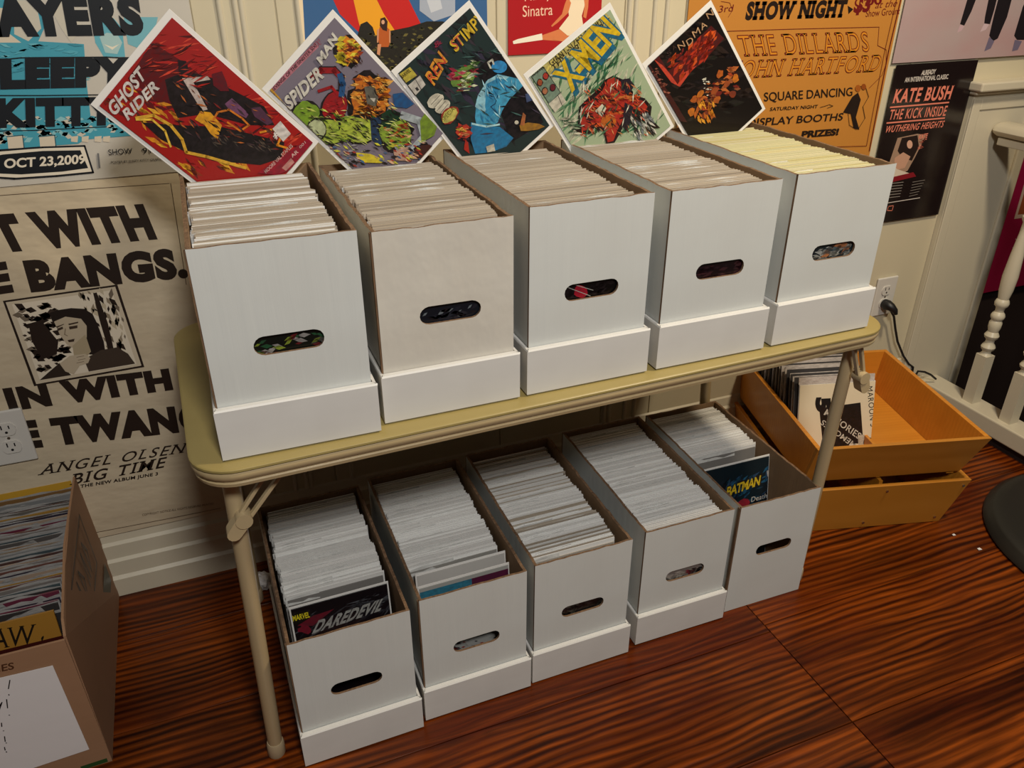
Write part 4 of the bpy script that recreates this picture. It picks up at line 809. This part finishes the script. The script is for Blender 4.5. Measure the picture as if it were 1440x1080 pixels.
k.text('BATMAN', (1020, 700), (1070, 681), (1022, 684), '20180a', .05); k.text('BATMAN', (1021, 699), (1068, 682), (1023, 685), 'c0a424', .03, space=.92); k.text('Death', (1056, 706), (1078, 700), (1057, 699), 'b0aca4', .0); k.poly([(1078, 662), (1084, 660), (1084, 668), (1079, 670)], 'b5b0a8'); k.blob(1046, 708, 10, 6, '7c1c28', 12, .3)
inkbuild(k, 'cover_print', r)
r, k = front_comic(lbox[1], .030, .010, 'front comic with teal and plum stripe in the second floor box', '8f8f8c', 4, gain=1.2, h=.266)
k.poly([(.003, .225), (.10, .225), (.10, .2545), (.003, .2545)], '2c6c84', local=True); k.poly([(.10, .225), (.171, .225), (.171, .2545), (.10, .2545)], '4c1834', local=True); k.poly([(.003, .12), (.171, .12), (.171, .222), (.003, .222)], '1a1214', local=True); k.speckle([(636, 905), (706, 890), (706, 905), (636, 920)], 26, ['7c2418', '3a3a3c', '8c8c88', '1c1c1c'], 5, 4, 3)
inkbuild(k, 'cover_print', r)
r, k = front_comic(lbox[1], .052, .015, 'loose white comic leaning behind the teal striped one in the second floor box', 'a9a6a2', 6, h=.268)
WINS = [(ubox[0], 'dark comic with green marks seen through the slot of the '+NMU[0], '0c100c', ['1c4a2c', '5c1418', '3a3a34', '7c8c2c', '888480'], (362, 470, 460, 500)),
        (ubox[1], 'dark navy comic seen through the slot of the '+NMU[1], '10141c', ['20242c', '6c7478', '0c0c10', '141a24'], (592, 432, 676, 460)),
        (ubox[2], 'black and red comic seen through the slot of the '+NMU[2], '060607', ['0a0808', '141012'], (791, 398, 862, 424)),
        (ubox[3], 'dark maroon comic seen through the slot of the '+NMU[3], '180c10', ['240c14', '14080c', '3a1c20'], (976, 370, 1044, 395)),
        (ubox[4], 'grey comic behind the slot of the '+NMU[4], '1c2428', ['8c8c84', '0c1014', 'a86c44', '546468', 'b0b0a8'], (1140, 342, 1198, 370)),
        (lbox[2], 'black comic seen through the slot of the '+NML[2], '0a0a0a', ['1c1c1c', '44443c', '0c0c0c'], (788, 842, 848, 866)),
        (lbox[3], 'red and grey comic behind the slot of the '+NML[3], '6c6864', ['7c2434', '9c9890', '8c8c80', '1c1c1c'], (935, 798, 988, 820))]
for i, (bx, lb, cv, cs, (u0, v0, u1, v1)) in enumerate(WINS):
    r, k = front_comic(bx, .0085, .011, lb, cv, 0, zo=.011 if i < 5 else .005, gain=1.2)
    k.speckle([(u0, v0+10), (u1, v0-4), (u1, v1-6), (u0, v1+8)], 46, cs, 7, i, 3.0, -.3)
    if i == 2: k.blob(817, 410, 10, 9, '9c1428', 14, .1); k.line([(798, 404), (830, 416)], .001, 'a8a8a0'); k.line([(800, 398), (834, 408)], .001, 'a8a8a0', step=False)
    if i == 0: pass
    inkbuild(k, 'cover_print', r)

# ------------------------------------------------------------------ record box on the left
rec = empty('cardboard_box', (-.645, .150, 0)); tag(rec, 'brown cardboard box of records on the floor at the left with a paper note', 'box')
BW, BL, BH = .352, .462, .302
b = MB()
def sheet(name, q, n, m=CARTON):
    n = Vector(n); a = [Vector(p) for p in q]; b = MB(); b.hexa(a, [p+n for p in a]); return bevel(b.build(name, m, rec), .001)
sheet('front_panel', [(0, 0, 0), (BW, 0, 0), (BW-.004, 0, BH-.004), (0, 0, BH-.004)], (0, .004, 0))
sheet('back_panel', [(0, BL, 0), (BW, BL, 0), (BW-.012, BL+.004, BH+.012), (0, BL+.004, BH+.012)], (0, -.004, 0))
b = MB(); q = [Vector(p) for p in ((BW, .0005, 0), (BW, BL, 0), (BW-.014, BL+.004, BH+.015), (BW-.016, BL*.5, BH+.012), (BW-.006, .04, BH+.006), (BW-.002, .006, BH-.002))]; n_ = len(q)
b.add(q+[p+Vector((-.004, 0, 0)) for p in q], [tuple(range(n_)), tuple(range(2*n_-1, n_-1, -1))]+[(i, (i+1) % n_, n_+(i+1) % n_, n_+i) for i in range(n_)]); b.build('side_panel', CARTON, rec)
sheet('side_panel', [(0, BL, 0), (0, .004, 0), (0, .004, BH), (0, BL, BH)], (.004, 0, 0)); sheet('bottom_panel', [(.005, .005, 0), (BW-.006, .005, 0), (BW-.006, BL-.006, 0), (.005, BL-.006, 0)], (0, 0, .004))
Mf = frame((-.645, .150, 0), (1, 0, 0), (0, 0, 1)); k = Ink(Mf, 1.6); k.text('RIES', (-14, 948), (20, 941), (-15, 938), '3c2414', .02); k.poly([(113, 1078), (150, 1066), (152, 1071), (115, 1083)], '1e3c1c'); k.build('box_print', rec)
Ms = frame((-.294, .150, 0), (0, 1, 0), (-.03, 0, 1)); Ms.translation = Vector((-.2925, .150, 0)); k = Ink(Ms, 1.3); G = '3a2416'
k.line([(.10, .16), (.10, .28), (.36, .285), (.36, .165)], .006, G, closed=True, local=True)
for i in range(5):
    a = .13+i*.043; k.line([(a, .19), (a+.012, .26), (a+.024, .19)] if i % 2 else [(a, .19), (a, .26), (a+.022, .225), (a, .19)], .006, G, local=True, step=False)
k.line([(.05, .08), (.40, .09)], .05, '2a2a18', local=True); sp = k.build('side_print', rec); sp.matrix_local = Matrix.Translation((.645, -.150, 0)) @ Ms
# note
Mn = frame((-.470, .1488, .035), (1, 0, .01), (-.02, 0, 1)); note = empty('paper_note', M=Mn); tag(note, 'white paper note with handwriting taped on the record box', 'paper')
b = MB(); c = [(0, .004), (.151, .010), (.1485, .216), (.0, .224)]
b.hexa([(x_, -.0006, z_) for x_, z_ in c], [(x_, .0002, z_) for x_, z_ in c]); b.build('sheet', PAPER, note)
k = Ink(Mn, 1.0); k.P = Mn @ Vector((0, -.0007, 0)); J = '101010'
for p in ([(13, 957), (11, 969)], [(11.5, 977), (12, 978)], [(8.5, 984), (10, 996)], [(2, 988), (-2, 1000)], [(-5, 988), (-2, 994), (2, 988)], [(12, 1006), (13, 1006)], [(1.5, 1017), (2, 1022)], [(4, 1028), (5, 1028)], [(6, 1036), (7, 1043)], [(8, 1045), (9, 1045)], [(6, 1051), (7, 1055)], [(8.5, 1057), (9, 1058)], [(-14, 965), (-6, 960), (-10, 975), (-4, 972)], [(-12, 1030), (-4, 1026)], [(-12, 1048), (-3, 1044)]):
    k.line(p, .0016, J, step=False)
k.mb.v = [(x_, y_-.0008, z_) for x_, y_, z_ in k.mb.v]; k.build('handwriting', note)
# records
rnd = random.Random(5)
RC_ = ['6a6460', '4a4644', '7a6a58', '2e2c2c', '585450', '3c3030', '8a7868', '5c3c34', '3a4448', '6c5030', '707070', '44302c', '8c6a30', '2a2430', '5a2434']
NM = {'6a6460': 'grey', '4a4644': 'dark grey', '7a6a58': 'taupe', '2e2c2c': 'black', '585450': 'mid grey', '3c3030': 'dark brown', '8a7868': 'tan', '5c3c34': 'rust brown', '3a4448': 'slate blue', '6c5030': 'ochre brown', '707070': 'light grey', '44302c': 'chestnut', '8c6a30': 'mustard', '2a2430': 'purple black', '5a2434': 'plum'}
RM = {c: mat('sleeve_edge', hexc(c, 1.3), .4, coat=.3) for c in RC_}
CLR = mat('clear_sleeve', (.30, .29, .28, 1), .14, spec=.9, bump=((26, 60, 60), .9, .008))
nrec = 34
for i in range(nrec):
    s = i/(nrec-1); y = .235+s*.355; c = RC_[(i*7+3) % 15] if i not in (11, 12, 13) else ['5c3c34', '6a6460', '8a7868'][i-11]
    if 0 < i < 5: c = ['5a2434', '2a2430', '5a2434', '2e2c2c'][i-1]
    if i in (8,): c = '8c6a30'
    if i in (15,): c = '3a4448'
    root = empty('record', (-.628+rnd.uniform(-.001, .002), y, .006+rnd.uniform(0, .004)), 0); root.rotation_euler = (R(rnd.uniform(-1, .5)-2*(1-s)), 0, 0)
    tag(root, '%s record sleeve edge-on in the cardboard box at left' % NM[c], 'record', '%s records in the cardboard box' % NM[c])
    b = MB(); b.box(0, 0, 0, .313, .0035, .288+rnd.uniform(-.001, .002)); b.build('sleeve', RM[c], root)
    b = MB(); zt = [.291+rnd.uniform(-.002, .004) for _ in range(12)]
    b.add([p for q, z_ in enumerate(zt) for p in ((-.002+.0288*q, -.0008, .27), (-.002+.0288*q, .0010+rnd.uniform(-.001, .002), z_))], [(2*q, 2*q+2, 2*q+3, 2*q+1) for q in range(11)]); b.build('clear_bag', CLR, root)
div = empty('record_divider', (-.630, .604, .006)); tag(div, 'yellow divider card at the back of the record box', 'card')
b = MB(); b.box(0, 0, 0, .313, .004, .303); b.build('card', mat('yellow_card', (.55, .31, .03, 1), .5), div)
Ma = frame((-.634, .176, .012), (1, 0, 0), (0, math.sin(R(6)), math.cos(R(6)))); aw = empty('record', M=Ma); tag(aw, 'ochre record sleeve with dark serif letters at the front of the record box', 'record')
b = MB(); b.box(0, 0, 0, .320, .004, .303); b.build('sleeve', mat('ochre_sleeve', (.34, .165, .025, 1), .4), aw)
k = Ink(Ma, 1.0); k.P = Ma @ Vector((0, -.0004, 0)); k.text('AW', (-14, 914), (50, 905), (-14, 886), '18120c', .0, .05); k.text(',', (57, 904), (61, 901), (58, 896), '18120c', .03); k.poly([(-20, 920), (90, 893), (92, 899), (-20, 928)], '3a0c08')
k.mb.v = [(x_, y_-.0004, z_) for x_, y_, z_ in k.mb.v]; k.build('lettering', aw)

# ------------------------------------------------------------------ wooden bins on the right
E_ = Vector((.966, -.259, 0)); N_ = Vector((.259, .966, 0)); O_ = Vector((1.60, .116, 0)); CRROT = math.atan2(-.259, .966)
def bin_(name, z0, z1, fb, ft, lb, lt, rb, rt_, back, label):
    """sloped record bin: front edge b at bottom/top, left and right a at bottom/top, local frame along the front"""
    r = empty(name, O_, CRROT); tag(r, label, 'crate'); t = .011
    def hx(nm, q, n, m=CRATEW, bv=.0012):
        b = MB(); q = [Vector(p) for p in q]; b.hexa(q, [p+Vector(n) for p in q]); return bevel(b.build(nm, m, r), bv)
    hx('front_board', [(lb, fb, z0), (rb, fb, z0), (rt_, ft, z1), (lt, ft, z1)], (0, t, 0), CRATEP)
    hx('back_board', [(lb, back, z0), (rb, back, z0), (rt_, back, z1), (lt, back, z1)], (0, -t, 0))
    hx('side_board', [(rb, fb+t, z0), (rb, back-t, z0), (rt_, back-t, z1), (rt_, ft+t, z1)], (-t, 0, 0)); hx('side_board', [(lb, back-t, z0), (lb, fb+t, z0), (lt, ft+t, z1), (lt, back-t, z1)], (t, 0, 0))
    hx('bottom_board', [(lb+t, fb+t, z0+.001), (rb-t, fb+t, z0+.001), (rb-t, back-t, z0+.001), (lb+t, back-t, z0+.001)], (0, 0, .007))
    return r
lo = bin_('wooden_bin', .0005, .139, 0, -.022, -.376, -.398, 0, .034, .44, 'lower orange plywood bin standing on the floor under the other bin')
def screw(p, parent):
    b = MB(); p = Vector(p); b.tube([p, p+Vector((0, -.0015, 0))], .0032, 10); b.build('screw', METAL, parent)
for a, z_ in ((-.176, .122), (.018, .122), (-.205, .018), (-.018, .018)): screw((a, -.001-.022*z_/.139, z_), lo)
b = MB(); b.box(-.187, .002, .02, -.178, .42, .137); b.build('divider_board', CRATEW, lo)
up = bin_('wooden_bin', .148, .272, .004, -.046, -.380, -.389, .016, .029, .418, 'upper orange wooden bin of small records, stacked on the lower bin')
for a in (-.36, .0): b = MB(); b.box(a-.012, .01, .1395, a+.006, .40, .1478); b.build('rest_strip', CRATEW, up)
for a in (-.16, -.03): screw((a, .0035, .156), up)
b = MB(); b.box(-.188, .06, .157, -.180, .40, .205); bevel(b.build('divider_board', CRATEW, up), .001)
b = MB(); b.box(-.088, .034, .1566, -.052, .060, .1576)
o = b.build('price_tag', PAPER, up)
# seven inch records
SLB = [mat('sleeve_back', c, .4, coat=.2) for c in ((.42, .35, .30, 1), (.05, .045, .045, 1), (.30, .20, .14, 1), (.55, .50, .45, 1), (.12, .10, .10, 1))]
CLR7 = mat('clear_sleeve_small', (.52, .45, .40, 1), .14, spec=.8, bump=((40, 40, 40), .9, .008))
Mcr = Matrix.Translation(O_) @ Matrix.Rotation(CRROT, 4, 'Z')
tl = R(15); rnd = random.Random(11)
for i in range(27):
    bb = .104+i*.0112; lean = tl*(1-.75*i/27)
    M = Mcr @ Matrix.Translation((-.367+rnd.uniform(-.003, .003), bb, .157+rnd.uniform(0, .003))) @ Matrix.Rotation(-lean, 4, 'X')
    rr = empty('small_record', M=M); tag(rr, 'small record sleeve filed behind the white one in the wooden bin', 'record', 'small records in the wooden bin')
    b = MB(); b.box(0, 0, 0, .183, .0030, .182); b.build('sleeve', SLB[(i*3) % 5], rr)
    b = MB(); b.box(-.002, -.0012, 0, .187, -.0006, .194+rnd.uniform(-.003, .003)); b.build('clear_bag', CLR7 if i % 2 else SLB[1], rr)
M = Mcr @ Matrix.Translation((-.362, .090, .157)) @ Matrix.Rotation(-tl, 4, 'X')
r, k = cover_comic('small_record', M, .193, .186, 'white small record sleeve with black square and MEMORIES lettering, front of the bin', 'cbbca0', bord=.001, gain=1.2, cat='record')
k.poly([(1152, 574), (1210, 566), (1214, 622), (1158, 634)], '14130f'); k.text('5', (1146, 559), (1147, 580), (1168, 558), '14130f', .08); k.text('MAROON 5', (1219, 544), (1224, 600), (1227, 543), '14130f', .0, space=1.1)
k.text('MEMORIES', (1158, 583), (1207, 618), (1163, 575), 'c8bfae', .01, space=1.05); k.text('MEMORIES', (1205, 624), (1158, 590), (1200, 630), 'c8bfae', .01, space=1.05); k.poly([(1206, 612), (1215, 611), (1216, 624), (1207, 625)], 'b8ac98'); k.blob(1222, 622, 8, 7, '241410', 18)
inkbuild(k, 'sleeve_print', r)
b = MB(); b.box(-.002, -.0006, .186, .190, .0, .204); b.build('clear_bag', CLR7, r)

# ------------------------------------------------------------------ round base, scraps
disk = empty('round_base', (1.93, -.13, 0)); tag(disk, 'large round black weighted base on the floor at the right', 'stand')
b = MB(); PR = [(.001, .302), (.006, .306), (.012, .304), (.018, .296), (.026, .290), (.031, .282), (.034, .262), (.036, .20), (.038, .05)]
b.tube([(0, 0, z_) for z_, q in PR], [q for z_, q in PR], 64); b.build('base_shell', DISKM, disk, smooth=True)
b = MB(); b.tube([(.12, .02, .037), (.12, .02, .06)], [.03, .024], 20); b.build('pole_socket', DISKM, disk, smooth=True)
for i, (u, v, s_) in enumerate(((1377, 773, .005), (1341, 753, .004))):
    p = at(u, v, (0, 0, 0), Vector((0, 0, 1))); b = MB(); b.hexa([(-s_, -s_*.5, .001), (s_, -s_*.7, .001), (s_*.7, s_*.6, .001), (-s_*.6, s_*.8, .001)], [(-s_, -s_*.5, .0028), (s_, -s_*.7, .002), (s_*.7, s_*.6, .003), (-s_*.6, s_*.8, .002)])
    o = b.build('paper_scrap', PAPER, None); o.location = p+Vector((0, 0, .0002)); tag(o, ['tiny white paper scrap on the floor just in front of the round base', 'tiny white paper scrap on the floor beside the bin corner'][i], 'scrap')
# crumpled white packing behind the left leg
b = bmesh.new(); bmesh.ops.create_icosphere(b, subdivisions=3, radius=.022)
for v in b.verts: v.co *= 1+random.uniform(-.16, .16)
me = bpy.data.meshes.new('crumpled_paper'); b.to_mesh(me); b.free(); me.materials.append(PAPER); o = bpy.data.objects.new('crumpled_paper', me); COL.objects.link(o); o.location = (.004, .50, .020); tag(o, 'small crumpled white paper on the floor behind the left table leg', 'paper')
